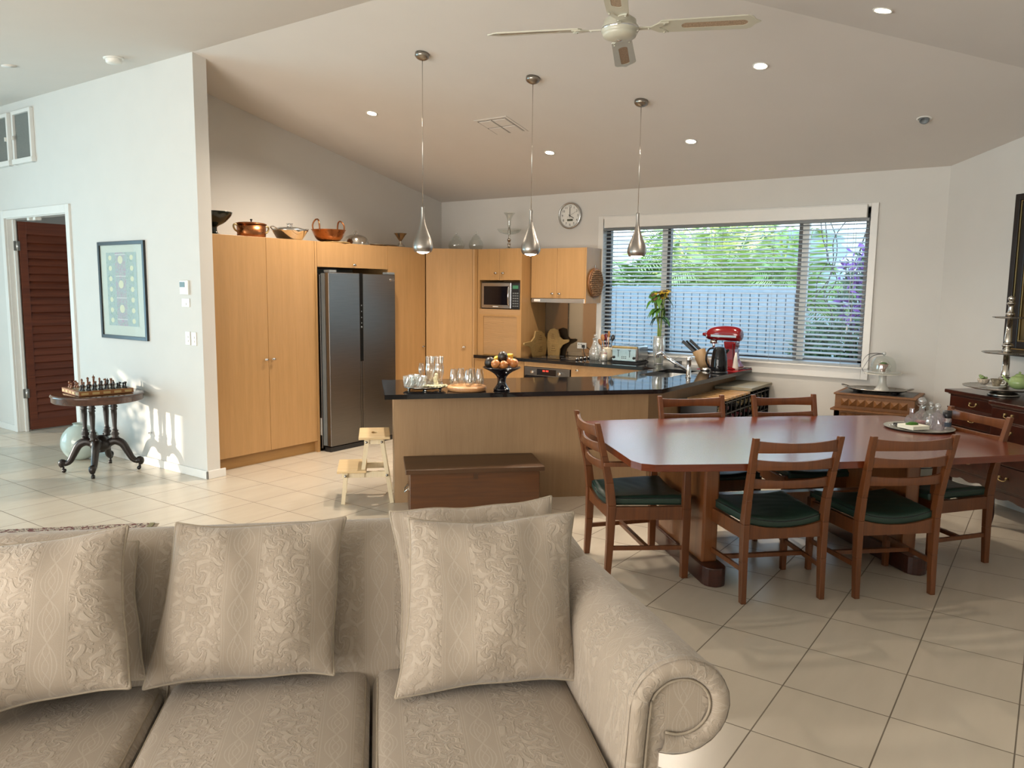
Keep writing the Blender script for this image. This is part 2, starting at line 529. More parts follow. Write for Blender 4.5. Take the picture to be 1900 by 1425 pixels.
M = {}
M['wall'] = plain('white wall paint', hexc('cbc9c4'), 0.75, var=0.012, scale=4)
M['ceiling'] = plain('ceiling paint', hexc('d2cdc7'), 0.85, var=0.01, scale=3)
M['trimw'] = plain('white gloss trim', hexc('d9d8d4'), 0.35, var=0.01)
M['tile'] = tile_floor()
M['beech'] = wood('beech veneer', hexc('a27d4f'), hexc('b1895a'), 'z', 0.38)
M['beechx'] = wood('beech veneer across', hexc('ad8a60'), hexc('bb976b'), 'x', 0.38)
M['beechy'] = wood('beech veneer shutter', hexc('a3815a'), hexc('b28e65'), 'y', 0.38)
M['island'] = wood('island veneer', hexc('96795a'), hexc('a38665'), 'z', 0.42)
M['kick'] = wood('kickboard veneer', hexc('94703f'), hexc('a37c4a'), 'x', 0.45)
M['granite'] = plain('black granite', (0.008, 0.008, 0.009), 0.05, var=0.5, scale=220)
M['table'] = wood('jarrah table top', hexc('5c230c'), hexc('703316'), 'x', 0.27, 0.5, coat=0.25)
M['tablex'] = wood('jarrah pedestal', hexc('6d3b1b'), hexc('86532a'), 'z', 0.3, 0.6, coat=0.3)
M['chair'] = wood('stained chair wood', hexc('582f14'), hexc('754321'), 'z', 0.36, 0.8, coat=0.15)
M['green'] = plain('dark green leather', hexc('22372d'), 0.45, var=0.12, scale=12, bump=0.15)
M['chest'] = wood('old cedar chest', hexc('43240b'), hexc('5f3713'), 'x', 0.4, 0.5, coat=0.2)
M['chest_dk'] = wood('old cedar lid', hexc('3a2310'), hexc('4b3018'), 'x', 0.42, 0.5)
M['maho'] = wood('dark mahogany', hexc('2c110a'), hexc('441c10'), 'x', 0.28, 0.7, coat=0.4)
M['rosew'] = wood('very dark carved wood', hexc('120b08'), hexc('20140f'), 'z', 0.4)
M['rtop'] = wood('round table top wood', hexc('3a2218'), hexc('5a3a2a'), 'x', 0.16, 0.7, coat=0.5)
M['carved'] = wood('carved brown wood', hexc('6e4522'), hexc('85582e'), 'x', 0.5, 0.8)
M['pine'] = wood('pale unfinished pine', hexc('d3c3a2'), hexc('e2d5b9'), 'z', 0.55)
M['pinetop'] = wood('pale pine step', hexc('c9ac7d'), hexc('dcc297'), 'x', 0.5)
M['shutter'] = wood('red brown shutter', hexc('4e2517'), hexc('703a24'), 'x', 0.45, 0.5)
M['acacia'] = wood('turned wooden board', hexc('a8764a'), hexc('c79566'), 'x', 0.45)
M['bread'] = wood('carved bread board', hexc('80663a'), hexc('987b4b'), 'y', 0.55)
M['spoonw'] = wood('wooden spoon', hexc('8a5a34'), hexc('b07f50'), 'z', 0.55)
M['blockw'] = wood('knife block wood', hexc('84694a'), hexc('9a7f5a'), 'z', 0.5)
M['cork'] = plain('wine corks', hexc('8f6c4a'), 0.8, var=0.35, scale=60, bump=0.3)
M['steel'] = metal('brushed nickel', (0.40, 0.375, 0.345), 0.34, None)
M['steelx'] = metal('stainless steel', (0.55, 0.55, 0.54), 0.25, 'x')
M['chrome'] = metal('chrome', (0.75, 0.75, 0.75), 0.08)
M['silver'] = metal('polished silver', (0.62, 0.58, 0.52), 0.13)
M['pewter'] = metal('aged pewter', (0.35, 0.32, 0.28), 0.28)
M['copper'] = metal('old copper', (0.38, 0.15, 0.06), 0.28)
M['brass'] = metal('brass', (0.45, 0.33, 0.15), 0.35)
M['fridge'] = metal('dark steel', (0.20, 0.195, 0.185), 0.30, 'x')
M['ovensteel'] = metal('oven steel', (0.20, 0.19, 0.18), 0.33, 'x')
M['black'] = plain('black plastic', (0.012, 0.012, 0.013), 0.3)
M['blackgl'] = plain('black glaze', (0.006, 0.005, 0.007), 0.06)
M['kettle'] = plain('glossy black kettle', (0.006, 0.006, 0.007), 0.04, Specular_IOR_Level=0.35)
M['dark'] = plain('dark recess', (0.02, 0.017, 0.014), 0.6)
M['matte'] = plain('matt black panel', (0.006, 0.006, 0.006), 0.7, Specular_IOR_Level=0.08)
M['red'] = plain('red enamel', hexc('760a12'), 0.14, var=0.02, Coat_Weight=0.6)
M['redmat'] = plain('red mat', hexc('a3101a'), 0.6)
M['white'] = plain('white plastic', hexc('dddcd6'), 0.4, var=0.01)
M['porc'] = plain('white porcelain', hexc('d9d6cc'), 0.18, var=0.02)
M['cream'] = plain('cream stoneware', hexc('d2c9b4'), 0.35)
M['grey'] = plain('grey plastic', hexc('6f7476'), 0.4)
M['lcd'] = plain('grey liquid crystal display', hexc('4a4d3c'), 0.3)
M['blind'] = plain('white blind slats', hexc('9fa6aa'), 0.42, var=0.01)
M['frameblk'] = plain('black aluminium frame', (0.012, 0.012, 0.014), 0.35)
M['glass'] = glass_thin('clear glass', (0.88, 0.90, 0.88), 0.9, 0.09, 0.45)
M['crystal'] = glass_thin('cut crystal', (0.88, 0.90, 0.89), 1.0, 0.22, 0.5, white=0.13)
M['crystalp'] = glass_thin('lilac tinted crystal', (0.84, 0.79, 0.83), 1.0, 0.22, 0.5, white=0.11)
M['wineg'] = glass_thin('pale glassware', (0.90, 0.90, 0.88), 1.0, 0.12, 0.5)
M['pane'] = glass_thin('window pane', (0.97, 0.98, 0.98), 0.5, 0.006, 0.12, 0.35)
M['pink'] = plain('rosy liqueur', hexc('c08080'), 0.2)
M['vaseg'] = plain('pale celadon glass', hexc('b2c0ba'), 0.12, var=0.1, scale=3)
M['pearlw'] = plain('white shells', hexc('cfc9a8'), 0.5, var=0.25, scale=80, bump=0.6)
M['avo'] = plain('dark avocado skin', hexc('241c14'), 0.4, var=0.3, scale=60, bump=0.3)
M['onion'] = plain('brown onion skin', hexc('b9763f'), 0.35, var=0.18, scale=9)
M['lemon'] = plain('lemon peel', hexc('d0a51e'), 0.4, var=0.06, scale=60, bump=0.2)
M['leaf'] = plain('green leaf', hexc('3f6a22'), 0.45, var=0.25, scale=15)
M['stem'] = plain('green stem', hexc('6c8238'), 0.45, var=0.15)
M['petal'] = plain('sunflower petals', hexc('b79a24'), 0.6, var=0.15)
M['seed'] = plain('sunflower heart', hexc('46371a'), 0.8)
M['terra'] = plain('light green glaze', hexc('8ea36b'), 0.15, var=0.08)
M['paper'] = plain('white paper napkins', hexc('e6e3d3'), 0.8)
M['ribbon'] = plain('black ribbon', (0.02, 0.02, 0.022), 0.4)
M['bottle'] = plain('dark wine bottle', (0.008, 0.011, 0.008), 0.08)
M['capred'] = plain('burgundy bottle capsule', hexc('5b1824'), 0.3)
M['capgold'] = plain('straw coloured capsule', hexc('8b7a4e'), 0.35)
M['chessd'] = plain('black chess wood', (0.015, 0.011, 0.009), 0.35)
M['chessl'] = plain('brown chess wood', hexc('6b4127'), 0.4, var=0.1)
M['chessm'] = plain('yellowish chess wood', hexc('a08a5c'), 0.4, var=0.1)
M['book'] = plain('black book cover', (0.02, 0.022, 0.025), 0.4)
M['bookw'] = plain('pale book cover', hexc('bcc3cc'), 0.5)
M['bluegrey'] = plain('blue grey board', hexc('3f4d5e'), 0.25)
M['rackg'] = plain('grey laminate', hexc('8d8876'), 0.5)
M['lamp'] = emit('warm downlight lens', (1.0, 0.86, 0.66), 22.0)
M['bulb'] = emit('pendant bulb', (1.0, 0.90, 0.76), 14.0)
M['reddisp'] = emit('red display digits', (0.9, 0.05, 0.03), 0.8)
M['greendisp'] = emit('green display digits', (0.03, 0.12, 0.06), 0.3)
M['fab'] = fabric_damask()
M['pipe'] = plain('piping cord', hexc('978b7a'), 0.8, var=0.08, scale=90)
M['print'] = blotch_picture()
M['mat'] = plain('picture mount', hexc('c3c9c0'), 0.8, var=0.01)
M['frost'] = plain('grey blockout pane', hexc('6b706d'), 0.25, var=0.05, scale=60)
M['mirror'] = plain('bronze glass splashback', (0.30, 0.22, 0.14), 0.04, metal=0.9, var=0.02)
M['cane'] = plain('woven cane', hexc('9d8770'), 0.7, var=0.35, scale=180, bump=0.5)
M['fanw'] = plain('off white fan enamel', hexc('bcb9a9'), 0.3, var=0.02)
M['gilt'] = metal('dull gilt', (0.28, 0.20, 0.09), 0.4)
M['canvas'] = plain('brown painting', hexc('5a4a2a'), 0.5, var=0.4, scale=5)
M['fence'] = plain('pale blue grey palings', hexc('c2cfdb'), 0.7, var=0.08, scale=8)
M['grass'] = plain('garden ground', hexc('5d6b45'), 0.9, var=0.3, scale=6)
M['palm'] = plain('palm frond', hexc('8aa95c'), 0.5, var=0.3, scale=4)
M['palm2'] = plain('yellow green palm frond', hexc('b3c47c'), 0.5, var=0.3, scale=4)
M['bush'] = plain('grey green shrub leaf', hexc('56704f'), 0.6, var=0.35, scale=9)
M['purple'] = plain('purple bracts', hexc('9163b4'), 0.6, var=0.25, scale=9)
M['bark'] = plain('grey bark', hexc('6a625a'), 0.8, var=0.2)
for k_ in ('palm', 'palm2', 'bush', 'purple', 'leaf'):
    M[k_].node_tree.nodes['Principled BSDF'].inputs['Specular IOR Level'].default_value = 0.3
def rug_mat():
    t = NT('fine patterned rug')
    v = t.coords('Object')
    f = t.n('ShaderNodeTexVoronoi'); t.l(v, f.inputs['Vector']); f.inputs['Scale'].default_value = 38
    g = t.noise(v, 55, 3, 0.6, 2.0)
    c = t.ramp(g, [(0.40, hexc('2f2a2c')), (0.47, hexc('b8ac98')), (0.56, hexc('7d6f66')), (0.64, hexc('c9bfae'))], 'CONSTANT')
    c = t.mix(t.math('GREATER_THAN', f.outputs['Distance'], 0.62), c, hexc('5b2f2a'))
    t.set(c, 0.95)
    return t.m
M['rug'] = rug_mat()
def chess_top():
    t = NT('chess board squares')
    x = t.n('ShaderNodeTexChecker'); t.l(t.coords('Object'), x.inputs[0]); x.inputs['Scale'].default_value = 1 / 0.0475
    x.inputs[1].default_value = (*hexc('3a2418'), 1); x.inputs[2].default_value = (*hexc('9a9272'), 1)
    t.set(x.outputs[0], 0.2)
    return t.m
M['chesst'] = chess_top()
# ------------------------------------------------------------------ the setting
SL = (2.66 - 3.415) / (7.5 - 3.72)
def zc(x): return 3.415 + SL * (x - 3.72)          # kitchen ceiling
def zs(y): return 2.927 - SL * y                    # dining side ceiling
def zl(x): return 3.415 - 0.1 * (3.72 - x)          # living side ceiling
struct('floor', MB().prism([(-4.1, -1.5), (7.6, -1.5), (7.6, 6.46), (8.3, 6.46), (8.3, 12.1), (-4.1, 12.1)], -.12, 0), M['tile'])

def slab(poly3, th=0.12):
    n = len(poly3); mb = MB()
    vs = list(poly3) + [(x, y, z + th) for x, y, z in poly3]
    fs = [tuple(range(n)), tuple(range(n, 2*n))] + [(i, (i+1) % n, (i+1) % n + n, i + n) for i in range(n)]
    return mb.add(vs, fs)
HX = 2.44 + 3.72
struct('ceiling', slab([(3.72, 2.44, 3.415), (7.66, HX-7.66, zc(7.66)), (7.66, 6.46, zc(7.66)), (3.72, 6.46, 3.415)]), M['ceiling'])
struct('ceiling', slab([(3.72, 2.44, 3.415), (-4.1, 2.44-.5*7.82, zl(-4.1)), (7.66, HX-7.66, zs(HX-7.66))]), M['ceiling'])
struct('ceiling', slab([(3.72, 2.44, 3.415), (3.72, 10.6, 3.415), (-4.1, 10.6, zl(-4.1)), (-4.1, 2.44-.5*7.82, zl(-4.1))]), M['ceiling'])
struct('ceiling', MB().box(3.84, 6.46, 2.62, 8.3, 12.1, 2.74), M['ceiling'])

# wall with the shuttered door (left of the kitchen)
DY0, DY1, DZ = 7.82, 9.16, 2.29
w = MB()
w.box(3.72, 5.70, 0, 3.84, DY0, 3.50).box(3.72, DY1, 0, 3.84, 12.1, 3.50).box(3.72, DY0, DZ, 3.84, DY1, 3.50)
struct('wall_left', w, M['wall'])
# kitchen back wall
w = MB().prism([(3.84, 0), (7.66, 0), (7.66, zc(7.66)+.03), (3.84, zc(3.84)+.03)], 6.36, 6.46, 'y')
struct('wall_back', w, M['wall'])
# window wall
WY0, WY1, WZ0, WZ1 = 1.42, 4.075, 0.935, 2.36
w = MB()
w.box(7.5, 0.78, 0, 7.64, WY0, 2.67).box(7.5, WY1, 0, 7.64, 6.37, 2.67)
w.box(7.5, WY0, 0, 7.64, WY1, WZ0).box(7.5, WY0, WZ1, 7.64, WY1, 2.67)
struct('wall_window', w, M['wall'])
# angled wall behind the sideboard
w = MB()
b0, b1 = 8.33/R2, 4.13/R2
def wb(b, top):
    s = (8.33 - b*R2) / 2
    return (2.66 + .2*s) if s < 1.085 else zs(0.83 - s)
poly = [(b0, 0), (b0, 2.67), ((8.33-2.17)/R2, wb((8.33-2.17)/R2, 1)+.02), (b1, wb(b1, 1)+.02), (b1, 0)]
aW = 6.67 / R2
vs = []
for a_ in (aW, aW + .12):
    vs += [tuple(AB(a_, b, z)) for b, z in poly]
n_ = len(poly)
w.add(vs, [tuple(range(n_)), tuple(range(n_, 2*n_))] + [(i, (i+1) % n_, (i+1) % n_+n_, i+n_) for i in range(n_)])
struct('wall_right', w, M['wall'])
struct('wall_right', MB().box(-4.1, -1.40, 0, 5.45, -1.27, 2.70), M['wall'])
struct('wall_rear', MB().box(-4.1, -1.4, 0, -3.98, 10.6, 2.66), M['wall'])
# left end wall of the living room, unseen; openings shaped for the sun patches
w = MB()
OX0, OX1, OZ0, OZ1 = -1.46, -.05, 0.62, 1.50
w.box(-4.1, 10.5, 0, OX0, 10.62, 3.45).box(OX1, 10.5, .52, 3.8, 10.62, 3.45)
w.box(OX1, 10.5, 0, .75, 10.62, .52).box(2.0, 10.5, 0, 3.8, 10.62, .52).box(.75, 10.5, 0, 2.0, 10.62, .04)
w.box(OX0, 10.5, 0, OX1, 10.62, OZ0).box(OX0, 10.5, OZ1, OX1, 10.62, 3.45)
struct('wall_end', w, M['wall'])
# room beyond the door
w = MB()
w.box(8.2, 6.46, 0, 8.3, 12.1, 2.7).box(3.84, 11.9, 0, 8.3, 12.0, 2.7)
struct('wall_hall', w, M['wall'])

# skirting boards
def skirt(name, x0, y0, x1, y1): struct(name, MB().box(x0, y0, 0, x1, y1, 0.07), M['trimw'], bevel=.004)
skirt('baseboard_left', 3.704, 5.685, 3.72, DY0-.07)
skirt('baseboard_left', 3.704, DY1+.07, 3.72, 10.5)
skirt('baseboard_left', 3.704, 5.685, 3.885, 5.70)
skirt('baseboard_window', 7.484, 0.85, 7.5, 2.05)
mbk = MB()
c_ = [AB(aW-.016, b1, 0), AB(aW, b1, 0), AB(aW, b0-.02, 0), AB(aW-.016, b0-.02, 0)]
mbk.hexa([tuple(p) for p in c_], [(p.x, p.y, .07) for p in c_])
struct('baseboard_right', mbk, M['trimw'])

# door frame and the louvred shutter door swung into the next room
fr = MB()
for y0, y1 in ((DY0-.06, DY0+.01), (DY1-.01, DY1+.06)):
    fr.box(3.70, y0, 0, 3.722, y1, DZ+.07)
fr.box(3.70, DY0+.01, DZ-.01, 3.722, DY1-.01, DZ+.07)
fr.box(3.722, DY0, 0, 3.838, DY0+.018, DZ).box(3.722, DY1-.018, 0, 3.838, DY1, DZ).box(3.722, DY0, DZ-.018, 3.838, DY1, DZ)
fr.box(3.77, DY1-.05, 0, 3.80, DY1-.018, DZ).box(3.77, DY0+.018, 0, 3.80, DY0+.03, DZ)
struct('trim_1', fr, M['trimw'], bevel=.003)
d = thing('door_1', None, None, (3.80, 9.125, 0)); d['kind'] = 'structure'
dm = MB(); W_, H_, T_ = 0.98, 2.26, 0.035
st = 0.075
dm.box(0.02, -T_/2, 0.015, 0.02+st, T_/2, H_).box(0.02+W_-st, -T_/2, 0.015, 0.02+W_, T_/2, H_)
dm.box(0.02+st, -T_/2, 0.015, 0.02+W_-st, T_/2, 0.13).box(0.02+st, -T_/2, H_-.13, 0.02+W_-st, T_/2, H_)
dm.box(0.02+st, -T_/2, 1.15, 0.02+W_-st, T_/2, 1.22)
dm.build('door_frame', M['shutter'], d, bevel=.002)
lm = MB()
for z0, z1 in ((0.13, 1.15), (1.22, H_-.13)):
    n = int((z1 - z0) / 0.078)
    for i in range(n):
        zz = z0 + (i + .5) * (z1 - z0) / n
        tlt = radians(random.uniform(14, 26))
        hw = 0.048
        lm.hexa([(0.02+st, -hw*sin(tlt)-.004, zz-hw*cos(tlt)), (0.02+W_-st, -hw*sin(tlt)-.004, zz-hw*cos(tlt)), (0.02+W_-st, -hw*sin(tlt)+.004, zz-hw*cos(tlt)), (0.02+st, -hw*sin(tlt)+.004, zz-hw*cos(tlt))],
                [(0.02+st, hw*sin(tlt)-.004, zz+hw*cos(tlt)), (0.02+W_-st, hw*sin(tlt)-.004, zz+hw*cos(tlt)), (0.02+W_-st, hw*sin(tlt)+.004, zz+hw*cos(tlt)), (0.02+st, hw*sin(tlt)+.004, zz+hw*cos(tlt))])
lm.build('louvre', M['shutter'], d)
for z in (0.42, 2.0):
    h = MB().box(-.04, -.03, z-.05, .02, -.022, z+.05).cyl((-.008, -.035, z-.05), (-.008, -.035, z+.05), .008, seg=8)
    h.build('hinge', M['steelx'], d)
props(d, kind='structure')
for y_, w_ in ((8.53, 'right'), (8.66, 'left')):
    solo('door_catch', MB().box(0, 0, 0, .06, .05, .027), M['white'], (3.74, y_, DZ-.045), 'white %s hand catch of two under the shutter door head' % w_, 'door catch')

# two small high windows above the door
def high_window(n, y0, y1, z0, z1, side):
    t = thing('window_%d' % n, None, None, (3.72, 0, 0)); t['kind'] = 'structure'
    f = MB()
    fw = 0.035
    f.box(-.035, y0, z0, .0, y0+fw, z1).box(-.035, y1-fw, z0, .0, y1, z1).box(-.035, y0+fw, z1-fw, 0, y1-fw, z1).box(-.045, y0-.01, z0, 0, y1+.01, z0+.05)
    f.build('window_frame', M['trimw'], t, bevel=.003)
    MB().box(-.012, y0+fw, z0+.05, -.002, y1-fw, z1-fw).build('pane', M['frost'], t)
    yk = y0+fw+.004 if side else y1-fw-.004
    zk = (z0+z1)/2
    MB().box(-.05, yk-.008, zk-.02, -.03, yk+.008, zk+.02).build('latch', M['white'], t)
high_window(2, 8.39, 8.80, 2.80, 3.32, False)
high_window(3, 8.89, 9.32, 2.80, 3.32, True)

# ------------------------------------------------------------------ kitchen window: frame, reveal, panes, trim
wt = thing('window_1', None, None, (7.5, 0, 0)); wt['kind'] = 'structure'
f = MB()
f.box(.07, WY0, WZ0, .12, WY0+.05, WZ1).box(.07, WY1-.05, WZ0, .12, WY1, WZ1).box(.07, WY0, WZ0, .12, WY1, WZ0+.05).box(.07, WY0, WZ1-.05, .12, WY1, WZ1)
for y in (2.03, 3.345):
    f.box(.06, y-.016, WZ0, .12, y+.016, WZ1)
f.build('window_frame', M['frameblk'], wt)
g = MB(); g.box(.09, WY0+.05, WZ0+.05, .094, 1.99, WZ1-.05).box(.09, 2.05, WZ0+.05, .094, 3.30, WZ1-.05).box(.09, 3.36, WZ0+.05, .094, WY1-.05, WZ1-.05)
g.build('pane', M['pane'], wt)
# white sash strips beside the black mullions
s_ = MB()
for y in (1.983, 3.392): s_.box(.062, y-.03, WZ0+.04, .115, y+.03, WZ1-.04)
s_.build('sash_strip', M['white'], wt)
t_ = MB()
for (y0, y1, z0, z1) in ((1.36, 1.42, .828, 2.39), (4.075, 4.135, .828, 2.39), (1.42, 4.075, 2.36, 2.39), (1.42, 4.075, .828, .93)):
    t_.box(7.478, y0, z0, 7.502, y1, z1)
t_.box(7.455, 1.36, .925, 7.57, 4.135, .94)
struct('trim_2', t_, M['trimw'], bevel=.003)
# pelmet over the blind
solo('blind_pelmet', MB().box(0, 0, 0, .055, 2.60, .115), M['trimw'], (7.44, 1.445, 2.262), 'white pelmet board above the kitchen window blind', 'pelmet', bevel=.003)

# the venetian blind
b = thing('venetian_blind', 'white venetian blind with open slats across the kitchen window', 'blind', (7.51, 0, 0))
SN = 31
z0_, z1_ = 0.965, 2.215
sl = MB()
tl = radians(15)
for i in range(SN):
    z = z0_ + (z1_ - z0_) * i / (SN - 1)
    hw, th = .025, .0018
    sag = random.uniform(-.0012, .0012)
    dx, dz = hw * cos(tl), hw * sin(tl)
    sl.hexa([(-dx, 1.43, z-dz-th+sag), (dx, 1.43, z+dz-th+sag), (dx, 4.065, z+dz-th-sag), (-dx, 4.065, z-dz-th-sag)],
            [(-dx, 1.43, z-dz+th+sag), (dx, 1.43, z+dz+th+sag), (dx, 4.065, z+dz+th-sag), (-dx, 4.065, z-dz+th-sag)])
sl.build('slat', M['blind'], b)
MB().box(-.028, 1.43, 2.235, .028, 4.065, 2.262).build('headrail', M['grey'], b)
MB().box(-.02, 1.43, .942, .02, 4.065, .955).build('bottom_rail', M['blind'], b)
for y in (1.60, 2.25, 2.75, 3.25, 3.90):
    MB().tube([(-.028, y, .95), (-.028, y, 2.24)], .0012, 5).build('ladder_cord', M['blind'], b)
pc = MB().tube([(-.04, 1.53, 2.24), (-.04, 1.528, 1.38)], .0018, 5).tube([(-.04, 1.55, 2.24), (-.04, 1.556, 1.30)], .0018, 5)
pc.lathe([(.003, 0), (.008, .008), (.007, .03), (.003, .04)], (-.04, 1.528, 1.345), 8, True, True)
pc.lathe([(.003, 0), (.008, .008), (.007, .03), (.003, .04)], (-.04, 1.556, 1.265), 8, True, True)
pc.build('pull_cord', M['white'], b)

# ------------------------------------------------------------------ outside the kitchen window
struct('ground', MB().box(7.66, -12, -.25, 40, 26, -.1), M['grass'])
fe = thing('garden_fence', 'pale blue grey paling fence outside the kitchen window', 'fence', (9.6, 0, -.1))
y = 2.50
k = 0
fm = MB()
while y < 9:
    ww = 0.098
    fm.box(0, y, .02, .018, y + ww, 1.77 + random.uniform(-.004, .004)); y += ww + .011; k += 1
fm.build('paling', M['fence'], fe)
MB().box(.018, 2.5, .4, .06, 9, .48).box(.018, 2.5, 1.4, .06, 9, 1.48).build('fence_rail', M['fence'], fe)
MB().box(.060, 2.5, .0, .066, 9, 1.72).build('gap_shade_sheet', M['grey'], fe)  # dark sheet put behind the gaps to draw shadow lines between palings
MB().box(-.012, 2.5, 1.70, 0, 9, 1.76).build('capping_rail', M['fence'], fe)
solo('neighbour_wall', MB().box(0, 0, 0, .15, 22, 2.7).box(-.05, 0, 2.7, .2, 22, 2.8), plain('pale rendered wall', hexc('c9dbe4'), .8), (14.5, -7, -.1), 'pale rendered boundary wall beyond the garden fence', 'wall')

def frond(mb, base, ang, L, up, droop, n=26, lw=.022, ll=.42):
    """a pinnate palm frond: arched rib and two rows of leaflets"""
    pts = []
    for i in range(n + 1):
        t = i / n
        r = L * t * cos(up) * (1 - .15 * t)
        z = L * t * sin(up) - droop * t * t
        pts.append(Vector((base[0] + r * cos(ang), base[1] + r * sin(ang), base[2] + z)))
    mb.tube(pts, [.012 * (1 - .8 * i / n) + .002 for i in range(n + 1)], 4)
    side = Vector((-sin(ang), cos(ang), 0))
    for i in range(3, n + 1):
        t = i / n; p = pts[i]; d = (pts[i] - pts[i-1]).normalized()
        l = ll * (sin(pi * min(1, t * .92 + .08)) * .8 + .2)
        for s in (-1, 1):
            dirv = (side * s * .8 + d * .55 + Vector((0, 0, -.30 - .2 * random.random()))).normalized()
            q = p + dirv * l
            m = p + dirv * l * .5
            wv = d.cross(dirv).cross(dirv).normalized() * lw
            mb.add([p, m + wv * .5, q, m - wv * .5], [(0, 1, 2, 3)])
def palm(x, y, h, nf, L, mat, label, seed):
    random.seed(seed)
    t = thing('palm_tree', label, 'palm tree', (x, y, -.1))
    MB().tube([(0, 0, 0), (.03, .02, h*.5), (0, 0, h)], [.10, .08, .07], 8).build('trunk', M['bark'], t)
    mb = MB()
    for i in range(nf):
        frond(mb, (0, 0, h), 2*pi*i/nf + random.uniform(-.2, .2), L * random.uniform(.85, 1.1), radians(random.uniform(4, 74)), random.uniform(.5, 1.3), lw=.03)
    mb.build('frond', mat, t)
palm(11.5, 5.75, 1.5, 24, 1.9, M['palm'], 'palm tree beyond the fence behind the left end of the kitchen window', 3)
palm(11.4, 4.15, 1.5, 26, 1.9, M['palm2'], 'yellow green palm beyond the fence left of centre of the window', 5)
palm(11.9, 3.2, 1.5, 26, 1.9, M['palm'], 'bright green palm beyond the fence right of centre of the window', 8)
palm(12.9, 4.9, 1.9, 16, 2.4, M['palm2'], 'tallest palm farthest beyond the garden fence', 11)
def leafcloud(name, label, cat, c, sz, n, mat, ls, seed, mat2=None, n2=0, stems=6):
    random.seed(seed)
    t = thing(name, label, cat, (c[0], c[1], -.1))
    def cloud(k, z0=0.0, sc=1.0):
        mb = MB()
        for _ in range(k):
            while True:
                p = Vector((random.uniform(-1, 1), random.uniform(-1, 1), random.uniform(-1, 1)))
                if p.length < 1 and noise.noise(p * 2.1 + Vector((seed, 0, 0))) > -.12: break
            p = Vector((p.x * sz[0] * sc, p.y * sz[1] * sc, sz[2] * .5 + c[2] + p.z * sz[2] * .5 * sc + z0))
            a = Vector((random.uniform(-1, 1), random.uniform(-1, 1), random.uniform(-.6, 1))).normalized()
            b_ = a.orthogonal().normalized(); l = ls * random.uniform(.6, 1.3)
            mb.add([p - a*l, p + b_*l*.45, p + a*l, p - b_*l*.45], [(0, 1, 2, 3)])
        return mb
    cloud(n).build('foliage', mat, t)
    if mat2: cloud(n2, sz[2] * .12, .95).build('blossom', mat2, t)
    sm = MB()
    for i in range(stems):
        a = 2*pi*i/stems
        sm.tube([(0, 0, 0), (sz[0]*.3*cos(a), sz[1]*.3*sin(a), c[2] + sz[2]*.4), (sz[0]*.7*cos(a), sz[1]*.7*sin(a), c[2] + sz[2]*.9)], [.015, .01, .004], 5)
    sm.build('stem', M['bark'], t)
leafcloud('flowering_shrub', 'purple flowering creeper at the right end of the kitchen window view', 'shrub', (9.0, 1.78, 1.15), (.22, .24, 1.0), 300, M['bush'], .05, 21, M['purple'], 270)
leafcloud('garden_shrub', 'grey green shrub at the foot of the right end of the fence', 'shrub', (9.0, 2.12, .15), (.30, .46, 1.25), 1900, M['bush'], .055, 22)
leafcloud('garden_shrub', 'low loose shrub outside the window below the purple creeper', 'shrub', (8.5, 1.55, .15), (.25, .35, .95), 600, M['bush'], .05, 23)
leafcloud('leafy_tree', 'yellow green leafy tree farthest behind the palms', 'tree', (13.8, 5.25, 1.0), (.7, 1.5, 2.6), 1500, M['palm2'], .11, 52)
random.seed(31)
br = thing('bare_climber', 'thin bare branches against the sky at the right end of the window', 'climbing plant', (9.3, 2.15, -.1))
bm_ = MB()
for i in range(9):
    y = random.uniform(-.35, .2); z = 1.2
    pts = [(0, y, .6)]
    for k in range(6): y += random.uniform(-.14, .10); z += .22; pts.append((random.uniform(-.05, .05), y, z))
    bm_.tube(spline(pts, 3), .006, 4)
bm_.build('branch', M['bark'], br)
# unseen shrub added outside the end wall, dapples the sun beside the round table
leafcloud('garden_shrub', 'unseen leafy shrub added outside the end wall to dapple the sun', 'shrub', (-.7, 11.35, .55), (.95, .35, 1.5), 900, M['bush'], .07, 41)
random.seed(77)
# ------------------------------------------------------------------ sofa (a, b frame)
def prof_poly(pts, n=8): return spline(pts, n)
sofa = thing('sofa', 'long beige damask sofa with rolled arms in the foreground', 'sofa', AB(-.32, 2.0), A45)
so = (-.32, 2.0, 0)
# back: a reclined, rounded roll
bp = prof_poly([(2.16, .30), (2.23, .44), (2.31, .60), (2.375, .74), (2.43, .815), (2.51, .845), (2.60, .81), (2.64, .72), (2.64, .45), (2.64, .10)], 6)
def back_fn(u, v):
    a = -1.42 + u * (2.11)
    k = v * (len(bp) - 1); i = min(int(k), len(bp) - 2); t = k - i
    b = bp[i][0] * (1-t) + bp[i+1][0] * t; z = bp[i][1] * (1-t) + bp[i+1][1] * t
    e = max(0.0, (a - .50) / .19)
    if e > 0:
        e = min(e, 1.0)
        z = .30 + (z - .30) * (1 - .24 * e ** 2.2)
        b = 2.40 + (b - 2.40) * (1 - .10 * e ** 2)
    L = 0.012 * sum(1 for _ in ()) + v * 1.15
    return (a, b, z), (a, L)
mb = MB().grid(back_fn, 60, 48)
def cap(mb, a, flip):
    ring = [back_fn((a + 1.42) / 2.11, j / 48)[0] for j in range(49)]
    mb.add(ring + [(a, 2.40, .35)], [(i, i+1, 49) for i in range(48)] + [(48, 0, 49)], True, [(p[1], p[2]) for p in ring] + [(2.4, .35)])
cap(mb, -1.42, 0); cap(mb, .69, 0)
mb.box(-1.42, 2.18, .08, .66, 2.63, .30)
mb.build('back', M['fab'], sofa, off=so)
for a in (-.60, .10):
    MB().tube([(a, p[0] - .004 if p[0] < 2.42 else p[0], p[1] + .001) for p in bp[2:34]], .0025, 5).build('back_seam', M['pipe'], sofa, off=so)
